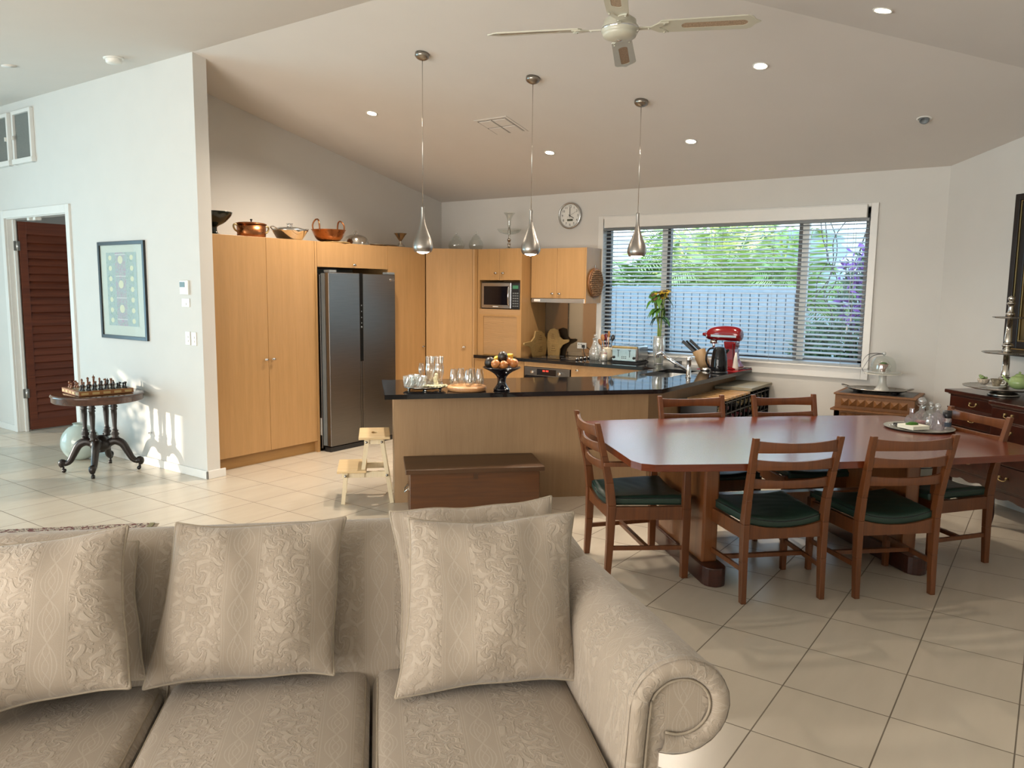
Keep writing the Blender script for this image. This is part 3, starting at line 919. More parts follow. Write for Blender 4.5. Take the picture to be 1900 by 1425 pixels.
# base rail below the cushions
mb = MB().box(-1.22, 1.58, .08, .60, 2.25, .30)
mb.build('base', M['fab'], sofa, off=so, bevel=.01)

def cushion(a0, a1, b0, b1, z0, z1, crown=.03, skew=0.0):
    """box cushion with rounded edges, crowned top"""
    mb = MB()
    R = .045
    def fn(u, v):
        x = -1 + 2*u; y = -1 + 2*v
        a = a0 + (a1 - a0) * u; b = b0 + (b1 - b0) * v
        ex = max(0, abs(x) - .86) / .14; ey = max(0, abs(y) - .86) / .14
        drop = R * (1 - sqrt(max(0, 1 - min(1, ex*ex + ey*ey)))) if (ex or ey) else 0
        z = z1 + crown * (1 - x*x) * (1 - y*y) - drop * .8
        z += .006 * noise.noise(Vector((a*4, b*4, a0)))
        return (a, b, z), (a + skew, b)
    mb.grid(fn, 30, 30)
    # side band
    pts = [(a0, b0), (a1, b0), (a1, b1), (a0, b1)]
    zt = z1 - R * .8
    n = 10
    ring = []
    for i in range(4):
        p, q = pts[i], pts[(i+1) % 4]
        for k in range(n):
            t = k / n; ring.append((p[0]*(1-t)+q[0]*t, p[1]*(1-t)+q[1]*t))
    m = len(ring); vs = []; uv = []; L = 0
    for i, (x, y) in enumerate(ring):
        if i: L += math.dist(ring[i], ring[i-1])
        vs += [(x, y, z0), (x, y, zt)]; uv += [(L, 0), (L, zt - z0)]
    mb.add(vs, [(2*i, 2*((i+1) % m), 2*((i+1) % m)+1, 2*i+1) for i in range(m)], False, uv)
    pipe = MB()
    rr = [(a0+R*.3, b0+R*.3), (a1-R*.3, b0+R*.3), (a1-R*.3, b1-R*.3), (a0+R*.3, b1-R*.3)]
    loop = []
    for i in range(4):
        p, q = rr[i], rr[(i+1) % 4]
        for k in range(1, 14):
            t = k / 14; wob = .0025 * noise.noise(Vector((p[0]*7+t*3, q[1]*5, i)))
            loop.append((p[0]*(1-t)+q[0]*t + wob, p[1]*(1-t)+q[1]*t + wob, z1 - .012))
    pipe.tube(loop, .0042, 6, closed=True)
    return mb, pipe
for i, (a0, a1) in enumerate(((-1.19, -.608), (-.600, -.030), (-.022, .553))):
    cm, pm = cushion(a0, a1, 1.60, 2.27, .27, .462, .022, .11 * i)
    c = cm.build('seat_cushion', M['fab'], sofa, off=so)
    pm.build('piping', M['pipe'], c, off=so)

# rolled arms: a scroll section swept along b, flaring at the front
def arm(sign, ai):
    """ai: inner face of the arm; sign +1 right arm"""
    # section in (x outward from the inner face, z)
    cx, cz, r = .131, .614, .113
    sec = [(0.0, .10), (0.0, .30), (.004, .46)]
    for k in range(0, 19):
        t = pi - .10 - k * (pi * 1.60) / 18
        sec.append((cx + r * cos(t) * 1.04, cz + r * sin(t)))
    sec += [(.083, .47), (.088, .40), (.086, .10)]
    n = len(sec)
    B0, B1 = 1.62, 2.46
    def fn(u, v):
        b = B0 + (B1 - B0) * u
        k = v * (n - 1); i = min(int(k + 1e-9), n - 2); t = k - i
        x = sec[i][0]*(1-t) + sec[i+1][0]*t; z = sec[i][1]*(1-t) + sec[i+1][1]*t
        # thinner and lower behind, swelling to the front; roll outward a little
        s = 1 + .05 * (1 - u)
        z = .30 + (z - .30) * (1 + .05 * (1-u) - .02*u) if z > .30 else z
        x = x * (1.0 + .06 * (1-u)) - .045 * u * (1 if z > .35 else .3)
        e = max(0, 1 - u / .05)
        return (ai + sign * x, b, z), (b + .07, v * 1.25)
    mb = MB().grid(fn, 40, n - 1)
    ring = [fn(1, j/(n-1))[0] for j in range(n)]
    mb.add(ring, [tuple(range(n))], False, [(p[0], p[2]) for p in ring])
    # front padded border: a fat tube along the section, and the scroll panel inside it
    front = [fn(0, j/(n-1))[0] for j in range(n)]
    a_ = mb.build('arm', M['fab'], sofa, off=so)
    tb = MB()
    path = front[1:-3]
    path = [(p[0], p[1] + .014, p[2]) for p in path]
    cc = Vector((ai + sign * cx * 1.06, 0, cz + .015))
    fine = spline(path, 3)
    rad = .026
    N_ = len(fine); seg = 12
    vs = []; uv = []; fs = []
    for i, p in enumerate(fine):
        q0 = Vector(fine[max(0, i-1)]); q1 = Vector(fine[min(N_-1, i+1)]); t = (q1 - q0).normalized()
        out = Vector((t.z, 0, -t.x))
        nb = Vector((0, 1, 0))
        toC = (cc - Vector(p)); toC.y = 0
        if out.dot(toC) < 0: out = -out
        centre = Vector(p) + out * rad * .9
        for k in range(seg):
            g = 2*pi*k/seg
            crease = 1 - .05 * (sin(i * .42) ** 12)
            vs.append(centre - out * cos(g) * rad * crease - nb * sin(g) * rad * .95 * crease)
            uv.append((i * .012, k * .014 + .5))
    for i in range(N_ - 1):
        for k in range(seg):
            k2 = (k+1) % seg
            fs.append((i*seg+k, i*seg+k2, (i+1)*seg+k2, (i+1)*seg+k))
    tb.add(vs, fs, True, uv)
    tb.build('arm_border', M['fab'], a_, off=so)
    # panel
    inner = []
    for p in path:
        d = (cc - Vector(p)); d.y = 0
        inner.append(p)
    pl = MB()
    pv = [(p[0], p[1] + .008, p[2]) for p in front[1:-1]]
    m = len(pv)
    tr = tessellate_polygon([[Vector((p[0], p[2], 0)) for p in pv]])
    pl.add(pv, [tuple(t) for t in tr], False, [(p[0]*1.0, p[2]) for p in pv])
    pl.build('arm_panel', M['fab'], a_, off=so)
    cord = []
    for i, p in enumerate(fine):
        q0 = Vector(fine[max(0, i-1)]); q1 = Vector(fine[min(N_-1, i+1)]); t = (q1 - q0).normalized()
        out = Vector((t.z, 0, -t.x)); toC = (cc - Vector(p)); toC.y = 0
        if out.dot(toC) < 0: out = -out
        c2 = Vector(p) + out * rad * 1.95
        cord.append((c2.x, c2.y - .012, c2.z))
    MB().tube(cord, .0035, 6).build('piping', M['pipe'], a_, off=so)
arm(1, .556)
arm(-1, -1.195)
for (a, b) in ((-1.15, 1.66), (.60, 1.66), (-1.15, 2.58), (.55, 2.58)):
    MB().lathe([(.018, 0), (.028, .03), (.034, .07), (.034, .09)], (a, b, 0), 14, True, True).build('foot', M['chair'], sofa, off=so)

# ------------------------------------------------------------------ throw pillows
def pillow(label, loc, T, M4, seed, uvo=(0, 0), group=None):
    """a square scatter cushion standing in its local x-z plane; M4 places it in the a-b frame"""
    def outline(x, y):
        # concave sides, pulled-out corners
        x, y = x * (1 - .07 * (1 - y*y)), y * (1 - .07 * (1 - x*x))
        u, v = (x + 1) / 2, (y + 1) / 2
        TL, TR, BL, BR = loc
        return tuple(BL[i]*(1-u)*(1-v) + BR[i]*u*(1-v) + TL[i]*(1-u)*v + TR[i]*u*v for i in (0, 1))
    n = 36
    def side(s):
        def fn(u, v):
            x = -1 + 2*u; y = -1 + 2*v
            # concentrate rows at the edges
            x = sin(x * pi / 2) if abs(x) < 1 else x; y = sin(y * pi / 2) if abs(y) < 1 else y
            px, py = outline(x, y)
            sag = 1 + .22 * (-y) * (1 - x*x)
            th = T/2 * ((1 - x**2) ** .5 * (1 - y**2) ** .5) ** .92 * sag if abs(x) < 1 and abs(y) < 1 else 0
            edge = min(1, (1-abs(x)) * 6) * min(1, (1-abs(y)) * 6)
            crn = abs(x*y) ** 3
            wr = noise.noise(Vector((px*9 + seed, py*5, s))) * .020 + noise.noise(Vector((px*20, py*11 + seed, s))) * .006 * (.4 + crn * 2)
            th += wr * min(1, edge * 1.5)
            ex = .010 * noise.noise(Vector((px*7, py*7, seed*3.1)))
            return (px + ex, s * th, py + ex), (px * 1.0 + uvo[0], py + uvo[1])
        return fn
    mb = MB()
    mb.grid(side(-1), n, n); mb.grid(side(1), n, n)
    o = mb.build('throw_pillow', M['fab'], None, merge=True)
    props(o, label, 'pillow', group)
    loop = []
    K = 26
    def pt(x, y):
        x = sin(x*pi/2); y = sin(y*pi/2)
        a, b = outline(x, y); ex = .010 * noise.noise(Vector((a*7, b*7, seed*3.1))); return (a + ex, 0, b + ex)
    for k in range(K): loop.append(pt(-1 + 2*k/K, -1))
    for k in range(K): loop.append(pt(1, -1 + 2*k/K))
    for k in range(K): loop.append(pt(1 - 2*k/K, 1))
    for k in range(K): loop.append(pt(-1, 1 - 2*k/K))
    # round the corners of the cord a touch
    sm_ = [tuple((Vector(loop[i-1]) + 2*Vector(loop[i]) + Vector(loop[(i+1) % len(loop)])) / 4) for i in range(len(loop))]
    MB().tube(sm_, .0046, 6, closed=True).build('piping', M['pipe'], o)
    o.matrix_world = Matrix.Rotation(A45, 4, 'Z') @ M4
    return o
def quad(TL, TR, BL, BR):
    TL, TR, BL, BR = map(Vector, (TL, TR, BL, BR))
    c = (TL + TR + BL + BR) / 4
    x = ((TR - TL) + (BR - BL)).normalized()
    z = ((TL - BL) + (TR - BR)); z = (z - x * z.dot(x)).normalized()
    y = z.cross(x)
    m = Matrix((x, y, z)).transposed().to_4x4(); m.translation = c
    loc = [((p - c).dot(x), (p - c).dot(z)) for p in (TL, TR, BL, BR)]
    return m, loc
def pillow4(label, T, corners, seed, uvo):
    m, loc = quad(*corners)
    return pillow(label, loc, T, m, seed, uvo)
pillow4('middle beige damask pillow standing alone on the sofa', .20, ((-.595, 2.37, .897), (-.102, 2.37, .896), (-.638, 2.15, .503), (-.129, 2.15, .502)), 1.3, (.02, 0))
pillow4('front beige damask pillow of the pair by the right sofa arm', .20, ((.086, 2.26, .918), (.590, 2.26, .915), (.044, 2.02, .492), (.554, 2.02, .500)), 4.1, (.105, 0))
pillow4('rear beige damask pillow showing above the one by the right sofa arm', .14, ((.040, 2.40, .908), (.556, 2.40, .935), (.057, 2.16, .470), (.571, 2.16, .475)), 7.7, (.03, .1))
pillow4('largest crumpled beige pillow cut off by the left edge', .19, ((-1.112, 2.28, .887), (-.699, 2.28, .922), (-1.019, 2.03, .515), (-.639, 2.03, .566)), 9.2, (.2, .3))
pillow4('beige pillow half hidden behind the crumpled left hand pillow', .13, ((-1.113, 2.40, .850), (-.710, 2.40, .837), (-1.015, 2.16, .516), (-.640, 2.16, .521)), 12.9, (.3, .2))
# ------------------------------------------------------------------ dining table
tb = thing('dining_table', 'large red brown wooden dining table with clipped corners and twin pedestals', 'table', AB(2.42, 4.25), A45)
to = (2.42, 4.25, 0)
def arc_side(b_mid, b_end, a0, a1, n=14):
    out = []
    for i in range(n + 1):
        t = -1 + 2*i/n
        out.append((a0 + (a1-a0)*i/n, b_end + (b_mid - b_end) * (1 - t*t)))
    return out
A0, A1 = 1.27, 3.66
near = arc_side(3.545, 3.60, A0 + .09, A1 - .09)
far = [(a, 8.5 - b) for a, b in reversed(near)]
out = near + [(A1 - .03, 3.635), (A1, 3.71)] + [(A1, 4.79), (A1 - .03, 4.865)] + far + [(A0 + .03, 4.865), (A0, 4.79)] + [(A0, 3.71), (A0 + .03, 3.635)]
MB().prism([(x-to[0], y-to[1]) for x, y in out], .705, .742).build('table_top', M['table'], tb, bevel=.009, bseg=3)
MB().box(-.72, -.30, .655, .72, -.26, .706).box(-.72, .26, .655, .72, .30, .706).box(-.72, -.26, .655, -.68, .26, .706).box(.68, -.26, .655, .72, .26, .706).build('apron', M['tablex'], tb)
for a in (1.815, 3.055):
    p = MB()
    p.prism([(a-.045, 3.92), (a+.045, 3.92), (a+.045, 4.60), (a-.045, 4.60)], .10, .70)
    pe = p.build('pedestal', M['tablex'], tb, off=to, bevel=.012)
    q = MB()
    def stad(a0, b0, a1, b1, n=8):
        r = (a1 - a0) / 2; c = (a0 + a1) / 2; P = []
        for k in range(n + 1): t = pi + pi*k/n; P.append((c + r*cos(t), b0 + r + r*sin(t)))
        for k in range(n + 1): t = pi*k/n; P.append((c + r*cos(t), b1 - r + r*sin(t)))
        return P
    q.prism(stad(a-.065, 3.80, a+.065, 4.72), 0.0, .105)
    q.build('pedestal_foot', M['maho'], tb, off=to, bevel=.008)
MB().box(-.56, -.03, .30, .59, .03, .40).build('stretcher', M['tablex'], tb)

# ------------------------------------------------------------------ chairs: local frame, front towards +y
def chair(name, label, arms, group):
    t = thing(name, label, 'chair', group=group)
    wf = .245 if not arms else .262
    wr = .22 if not arms else .215
    fy, ry = .215, -.205
    # rear posts with a backward sweep above the seat
    for s in (-1, 1):
        m = MB()
        cl = [(s*wr, ry - .014, 0), (s*wr, ry - .003, .22), (s*wr, ry, .42), (s*wr, ry - .016, .55), (s*(wr+.004), ry - .050, .70), (s*(wr+.010), ry - .095, .885)]
        wd = [(.028, .034), (.032, .042), (.034, .050), (.034, .044), (.032, .036), (.030, .027)]
        for i in range(len(cl) - 1):
            (x0, y0, z0), (x1, y1, z1) = cl[i], cl[i+1]
            (w0, d0), (w1, d1) = wd[i], wd[i+1]
            m.hexa([(x0-w0/2, y0-d0/2, z0), (x0+w0/2, y0-d0/2, z0), (x0+w0/2, y0+d0/2, z0), (x0-w0/2, y0+d0/2, z0)],
                   [(x1-w1/2, y1-d1/2, z1), (x1+w1/2, y1-d1/2, z1), (x1+w1/2, y1+d1/2, z1), (x1-w1/2, y1+d1/2, z1)])
        m.build('leg', M['chair'], t, bevel=.003)
        m = MB()
        if arms:
            m.hexa([(s*wf-.017, fy-.02, 0), (s*wf+.017, fy-.02, 0), (s*wf+.017, fy+.018, 0), (s*wf-.017, fy+.018, 0)],
                   [(s*wf-.021, fy-.026, .40), (s*wf+.021, fy-.026, .40), (s*wf+.021, fy+.022, .40), (s*wf-.021, fy+.022, .40)])
            m.hexa([(s*wf-.021, fy-.026, .40), (s*wf+.021, fy-.026, .40), (s*wf+.021, fy+.022, .40), (s*wf-.021, fy+.022, .40)],
                   [(s*wf-.017, fy-.020, .645), (s*wf+.017, fy-.020, .645), (s*wf+.017, fy+.012, .645), (s*wf-.017, fy+.012, .645)])
        else:
            m.hexa([(s*wf-.014, fy-.016, 0), (s*wf+.014, fy-.016, 0), (s*wf+.014, fy+.014, 0), (s*wf-.014, fy+.014, 0)],
                   [(s*wf-.019, fy-.022, .43), (s*wf+.019, fy-.022, .43), (s*wf+.019, fy+.019, .43), (s*wf-.019, fy+.019, .43)])
        m.build('leg', M['chair'], t, bevel=.003)
        if arms:
            m = MB()
            m.prism([(s*(wr-.012), ry-.055), (s*(wr+.030), ry-.055), (s*(wf+.032), fy-.02), (s*(wf+.026), fy+.075), (s*(wf-.022), fy+.075), (s*(wf-.026), fy-.02)], .645, .668)
            m.build('armrest', M['chair'], t, bevel=.005)
        MB().beam((s*wr, ry, .175), (s*wf, fy, .175), .014, .024).build('stretcher', M['chair'], t)
        MB().beam((s*wr, ry, .375), (s*wf, fy, .375), .022, .075).build('seat_rail', M['chair'], t, bevel=.002)
    MB().box(-(wr+wf)/2, -.012, .165, (wr+wf)/2, .012, .187).build('stretcher', M['chair'], t)
    MB().box(-wf, fy-.012, .338, wf, fy+.012, .412).build('seat_rail', M['chair'], t, bevel=.002)
    # curved rear rail, dipping in the middle like the seat
    rr = MB(); K = 12
    for i in range(K):
        x0, x1 = -wr + 2*wr*i/K, -wr + 2*wr*(i+1)/K
        z = lambda x: .425 - .035 * (1 - (x/wr)**2)
        rr.hexa([(x0, ry-.011, .338), (x1, ry-.011, .338), (x1, ry+.011, .338), (x0, ry+.011, .338)],
                [(x0, ry-.011, z(x0)), (x1, ry-.011, z(x1)), (x1, ry+.011, z(x1)), (x0, ry+.011, z(x0))])
    rr.build('seat_rail', M['chair'], t)
    # three bowed back slats
    for zc_, h_, yb, hh in ((.838, .062, ry - .083, .0), (.742, .056, ry - .056, .0), (.640, .054, ry - .028, .0)):
        m = MB(); K = 16
        def sl_pt(x, top, front):
            q = x / wr
            bow = -.030 * (1 - q*q)
            mid = .010 * (1 - q*q)
            if top: z = zc_ + h_/2 - mid * 1.2
            else: z = zc_ - h_/2 + mid * .2
            return (x, yb + bow + (.009 if front else -.009) + (.10 if False else 0), z)
        vs = []; fs = []
        for i in range(K + 1):
            x = -wr + 2*wr*i/K
            vs += [sl_pt(x, 0, 0), sl_pt(x, 0, 1), sl_pt(x, 1, 1), sl_pt(x, 1, 0)]
        for i in range(K):
            for k in range(4):
                fs.append((4*i+k, 4*i+(k+1) % 4, 4*i+4+(k+1) % 4, 4*i+4+k))
        fs += [(0, 1, 2, 3), (4*K, 4*K+3, 4*K+2, 4*K+1)]
        m.add(vs, fs, True)
        m.build('back_slat', M['chair'], t, bevel=.002)
    # saddle-shaped leather seat
    m = MB(); n = 26
    def top(u, v):
        x = -1 + 2*u; y = -1 + 2*v
        w_ = (wr - .012) * (1-v) + (wf - .004) * v
        px = x * w_; py = ry + .004 + (fy + .028 - ry) * v
        e = max(abs(x), abs(y)); ed = max(0, (e - .88) / .12)
        dip = -.034 * (1 - x*x) * (1 - .35 * v)
        z = .472 + dip - .016 * ed**2 + .010 * (1 - x*x) * (1 - y*y)
        z += .0035 * noise.noise(Vector((px*6, py*26 + x*x*4, 3.3))) * (1 - ed)
        return (px, py, z), (px, py)
    def bot(u, v):
        p, q = top(u, v)
        x = -1 + 2*u
        return (p[0], p[1], .418 - .030 * (1 - x*x) * (1 - v)), q
    m.grid(top, n, n); m.grid(bot, n, n)
    for (fixed, val) in (('v', 0), ('v', 1), ('u', 0), ('u', 1)):
        def sd_(u, v, fixed=fixed, val=val):
            a = (u, val) if fixed == 'v' else (val, u)
            p = Vector(top(*a)[0]); q = Vector(bot(*a)[0]); r = p.lerp(q, v)
            return tuple(r), (u, v)
        m.grid(sd_, n, 3)
    seat = m.build('seat', M['green'], t, merge=True)
    ring = [top(i/n, 0)[0] for i in range(n)] + [top(1, i/n)[0] for i in range(n)] + [top(1-i/n, 1)[0] for i in range(n)] + [top(0, 1-i/n)[0] for i in range(n)]
    MB().tube(ring, .0026, 5, closed=True).build('seam', M['black'], seat)
    return t
G = 'wooden dining chairs around the table'
c0 = chair('dining_chair', 'nearest dining chair with its back to the camera, left one', False, G)
c0.location = AB(2.07, 3.80); c0.rotation_euler = (0, 0, A45)
dup(c0, AB(2.705, 3.775), A45 - .02, 'nearest dining chair with its back to the camera, right one', G)
dup(c0, AB(2.15, 4.73), A45 + pi + .03, 'left dining chair on the far side of the table, near the island', G)
dup(c0, AB(2.83, 4.72), A45 + pi, 'right dining chair on the far side, in front of the window wall', G)
c1 = chair('carver_chair', 'carver chair with armrests at the left end of the table', True, G)
c1.location = AB(1.475, 4.235); c1.rotation_euler = (0, 0, A45 - pi/2)
dup(c1, AB(3.365, 4.15), A45 + pi/2 + .05, 'carver chair with armrests at the right end, before the sideboard', G)

# ------------------------------------------------------------------ chest and step stool
ch = thing('blanket_chest', 'low red brown wooden chest against the island', 'chest', AB(.67, 5.45), A45)
MB().box(-.455, -.205, .0, .455, .205, .335).build('chest_body', M['chest'], ch, bevel=.004)
MB().box(-.485, -.235, .335, .485, .225, .368).build('lid', M['chest_dk'], ch, bevel=.004)
MB().box(-.015, -.209, .285, .015, -.205, .32).build('keyhole_plate', M['chest_dk'], ch)
hd = MB().tube([(-.458, -.06, .20), (-.485, -.05, .17), (-.488, 0, .155), (-.485, .05, .17), (-.458, .06, .20)], .006, 6)
hd.box(-.462, -.075, .185, -.455, .075, .215)
hd.build('side_handle', M['silver'], ch)

st_ = thing('step_stool', 'pale wooden two step stool beside the island end', 'step stool', AB(-.065, 5.92), A45)
# local: x to the right; low step to the left
for s in (-1, 1):
    y = s * .17
    yt = s * .145
    MB().beam((-.052, yt + s*.008, .20), (-.012, yt, .485), .028, .042, up=(0, 1, 0)).build('upright', M['pine'], st_)
    MB().beam((.165, y, 0), (.09, yt, .485), .028, .042, up=(0, 1, 0)).build('leg', M['pine'], st_)
    MB().beam((-.195, y, 0), (-.172, yt + s*.01, .235), .028, .042, up=(0, 1, 0)).build('leg', M['pine'], st_)
    MB().box(-.20, yt + s*.005 - .012, .195, .135, yt + s*.005 + .012, .238).build('rail', M['pine'], st_)
    MB().box(-.035, yt - .011, .445, .115, yt + .011, .487).build('rail', M['pine'], st_)
    b_ = MB()
    for (x, z) in ((-.02, .462), (.093, .462), (-.175, .215), (.128, .215)):
        b_.cyl((x, s*.188 if z < .3 else s*.163, z), (x, s*.196 if z < .3 else s*.171, z), .009, seg=10)
    b_.build('screw', M['steelx'], st_)
tp = MB()
hole = [(.04 + .022*cos(2*pi*k/16), .055*0 + (.045*sin(2*pi*k/16))) for k in range(16)]
tp.prism([(-.075, -.205), (.155, -.205), (.155, .205), (-.075, .205)], .487, .507, holes=[hole])
tp.build('top_step', M['pinetop'], st_, bevel=.004)
MB().box(-.235, -.205, .238, -.02, .205, .257).build('lower_step', M['pinetop'], st_, bevel=.004)
# ------------------------------------------------------------------ rug behind the sofa
def rugq():
    c = Vector((2.78, 4.89)); u = Vector((-.70, .66)).normalized(); v = Vector((-.66, -.72)).normalized()
    return c, u, v
c, u, v = rugq()
ang = atan2(u.y, u.x)
rg = thing('patterned_rug', 'thin patterned rug edge showing behind the left of the sofa', 'rug', (c.x, c.y, 0), ang)
MB().box(0.03, 0, .0, 2.4, 1.5, .008).build('rug_field', M['rug'], rg)
bd = MB().box(0, 0, 0, .03, 1.5, .009)
bd.build('rug_border', plain('olive rug border', hexc('6f6a4d'), .9), rg)
fr_ = MB()
for i in range(150):
    yy = i * .01
    fr_.tube([(0, yy, .004), (-.03, yy + random.uniform(-.006, .006), .002)], .0015, 3)
fr_.build('fringe', M['pipe'], rg)
# ------------------------------------------------------------------ kitchen joinery
ZC = 0.86; ZT = 0.826
def knob(parent, p, axis, mat=None):
    mb = MB()
    q = Vector(p); d = Vector(axis)
    mb.cyl(q, q + d*.018, .005, seg=8)
    old = mb.M
    mb.M = Matrix.Translation(q + d*.022) @ d.to_track_quat('Z', 'Y').to_matrix().to_4x4()
    mb.sphere((0, 0, 0), .014, 12, 8, 1.5, .8, .5)
    mb.M = old
    return mb.build('knob', mat or M['steelx'], parent)
YF = 5.82
G_T = 'tall beech cupboards along the back wall'
# twin tall cupboard left of the fridge
t = thing('tall_cupboard', 'widest tall beech cupboard with two doors, left of the fridge', 'cupboard', (3.91, YF, 0), group=G_T)
MB().box(0, .02, .11, 1.12, .53, 2.035).build('carcass', M['beech'], t)
MB().box(.005, .05, 0, 1.12, .09, .112).build('kickboard', M['kick'], t)
for x0, x1, kx in ((0, .5435, .505), (.5465, 1.095, .585)):
    d = MB().box(x0, 0, .112, x1, .019, 2.035).build('door', M['beech'], t, bevel=.0015)
    knob(d, (kx, 0, .948), (0, -1, 0))
MB().box(1.0965, -.002, .0, 1.122, .53, 2.035).build('end_panel', M['beech'], t)
# bridge cupboard over the fridge
t = thing('bridge_cupboard', 'low beech cupboard bridging over the fridge', 'cupboard', (5.034, YF, 1.795), group=G_T)
MB().box(0, .02, 0, .96, .53, .24).build('carcass', M['beech'], t)
d = MB().box(.003, 0, .0, .957, .019, .24).build('door', M['beech'], t, bevel=.0015)
knob(d, (.47, 0, .03), (0, -1, 0))
# slim tall cupboard right of the fridge
t = thing('tall_cupboard', 'narrow tall beech cupboard right of the fridge', 'cupboard', (5.997, YF, 0), group=G_T)
MB().box(0, .02, .11, .585, .53, 2.04).build('carcass', M['beech'], t)
MB().box(0, .05, 0, .585, .09, .112).build('kickboard', M['kick'], t)
MB().box(-.003, -.002, 0, .02, .53, 2.04).build('end_panel', M['beech'], t)
d = MB().box(.022, 0, .112, .583, .019, 2.04).build('door', M['beech'], t, bevel=.0015)
knob(d, (.535, 0, .953), (0, -1, 0))
# corner pantry with the diagonal door
cx0, cy0, cx1, cy1 = 6.592, 5.82, 6.955, 5.44
L_ = math.hypot(cx1-cx0, cy1-cy0); an = atan2(cy1-cy0, cx1-cx0)
t = thing('corner_pantry', 'corner pantry with one wide diagonal beech door', 'cupboard', (cx0, cy0, 0), an, group=G_T)
ca, sa = cos(-an), sin(-an)
def toL(x, y): x -= cx0; y -= cy0; return (x*ca - y*sa, x*sa + y*ca)
MB().prism([toL(*p) for p in ((6.61, 5.83), (6.965, 5.46), (7.01, 5.41), (7.49, 5.41), (7.49, 6.35), (6.61, 6.35))], .11, 2.045).build('carcass', M['beech'], t)
MB().box(.03, .05, 0, L_ - .02, .08, .112).build('kickboard', M['kick'], t)
d = MB().box(.003, -.001, .112, L_ - .002, .018, 2.045).build('door', M['beech'], t, bevel=.0015)
knob(d, (L_ - .10, 0, .945), (0, -1, 0))
MB().prism([(L_, .0), (L_ + .02, -.002), (L_+.085, .03), (L_+.02, .06)], 0, 2.045).build('end_panel', M['beech'], t)
# appliance tower: upper doors, microwave niche, roller shutter
t = thing('appliance_tower', 'beech tower with microwave niche and roller shutter below', 'cupboard', (7.0, 4.80, ZC))
H0 = 1.185
MB().box(.0, 0, 0, .49, .018, H0).build('side_panel', M['beech'], t)
MB().box(.0, .575, 0, .49, .598, H0).build('side_panel', M['beech'], t)
MB().box(.0, .018, .46, .49, .575, .52).build('niche_shelf', M['beechy'], t)
MB().box(.02, .018, .84, .49, .575, H0).build('carcass', M['beech'], t)
MB().box(.47, .018, 0, .49, .575, .84).build('back_panel', M['beech'], t)
MB().box(.001, .018, 0, .02, .06, .46).box(.001, .52, 0, .02, .575, .46).box(.001, .06, .44, .02, .52, .46).build('shutter_frame', M['beech'], t)
sh = MB()
n = 26
for i in range(n):
    z = .01 + .43 * i / n
    sh.box(.008, .061, z, .014, .519, z + .43/n - .0012)
sh.build('roller_shutter', M['beechy'], t)
MB().box(.0, .06, .002, .02, .52, .016).build('shutter_grip', M['kick'], t)
for y0, y1, ky in ((.019, .300, .245), (.303, .576, .345)):
    d = MB().box(0, y0, .842, .019, y1, H0).build('door', M['beech'], t, bevel=.0015)
    knob(d, (0, ky, .918), (-1, 0, 0))
# microwave
t = thing('microwave', 'stainless microwave oven in the beech tower niche', 'microwave', (7.02, 4.835, 1.382))
MB().box(.01, 0, .0, .40, .53, .296).build('casing', M['black'], t, bevel=.003)
MB().box(-.004, .118, .008, .012, .525, .29).build('door', M['steelx'], t, bevel=.004)
MB().box(-.007, .155, .045, -.003, .49, .252).build('window', M['blackgl'], t)
MB().tube([(-.004, .135, .035), (-.03, .135, .06), (-.034, .135, .15), (-.03, .135, .235), (-.004, .135, .262)], .009, 8).build('handle', M['chrome'], t)
MB().box(-.004, .004, .008, .012, .113, .29).build('control_panel', M['black'], t, bevel=.003)
MB().box(-.006, .02, .225, -.004, .095, .262).build('display', M['greendisp'], t)
kb = MB()
for r in range(6):
    for c in range(3): kb.box(-.006, .018 + c*.028, .03 + r*.028, -.004, .037 + c*.028, .043 + r*.028)
kb.build('keypad', M['grey'], t)
MB().box(-.006, .29, .022, -.004, .365, .031).build('badge', M['white'], t)
# wall cupboard and hood
t = thing('wall_cupboard', 'beech wall cupboard with two doors beside the window', 'cupboard', (7.16, 4.105, 1.51))
MB().box(.02, .0, .0, .335, .68, .535).build('carcass', M['beech'], t)
for y0, y1, ky in ((.003, .345, .305), (.348, .678, .395)):
    d = MB().box(0, y0, 0, .019, y1, .535).build('door', M['beech'], t, bevel=.0015)
    knob(d, (0, ky, .05), (-1, 0, 0))
MB().box(-.002, -.018, -.045, .335, .0, .535).build('end_panel', M['beech'], t)
t = thing('range_hood', 'slim grey range hood under the wall cupboard', 'range hood', (7.16, 4.105, 1.462))
MB().box(.005, .003, 0, .33, .675, .046).build('hood_body', M['steelx'], t, bevel=.003)
MB().box(.003, .56, .012, .005, .64, .036).build('switch_plate', M['white'], t)
# splashback and the wall behind
t = solo('splashback', MB().box(0, 0, 0, .006, .70, .602), M['mirror'], (7.493, 4.10, ZC), 'bronze reflective glass splashback behind the cooktop', 'splashback')

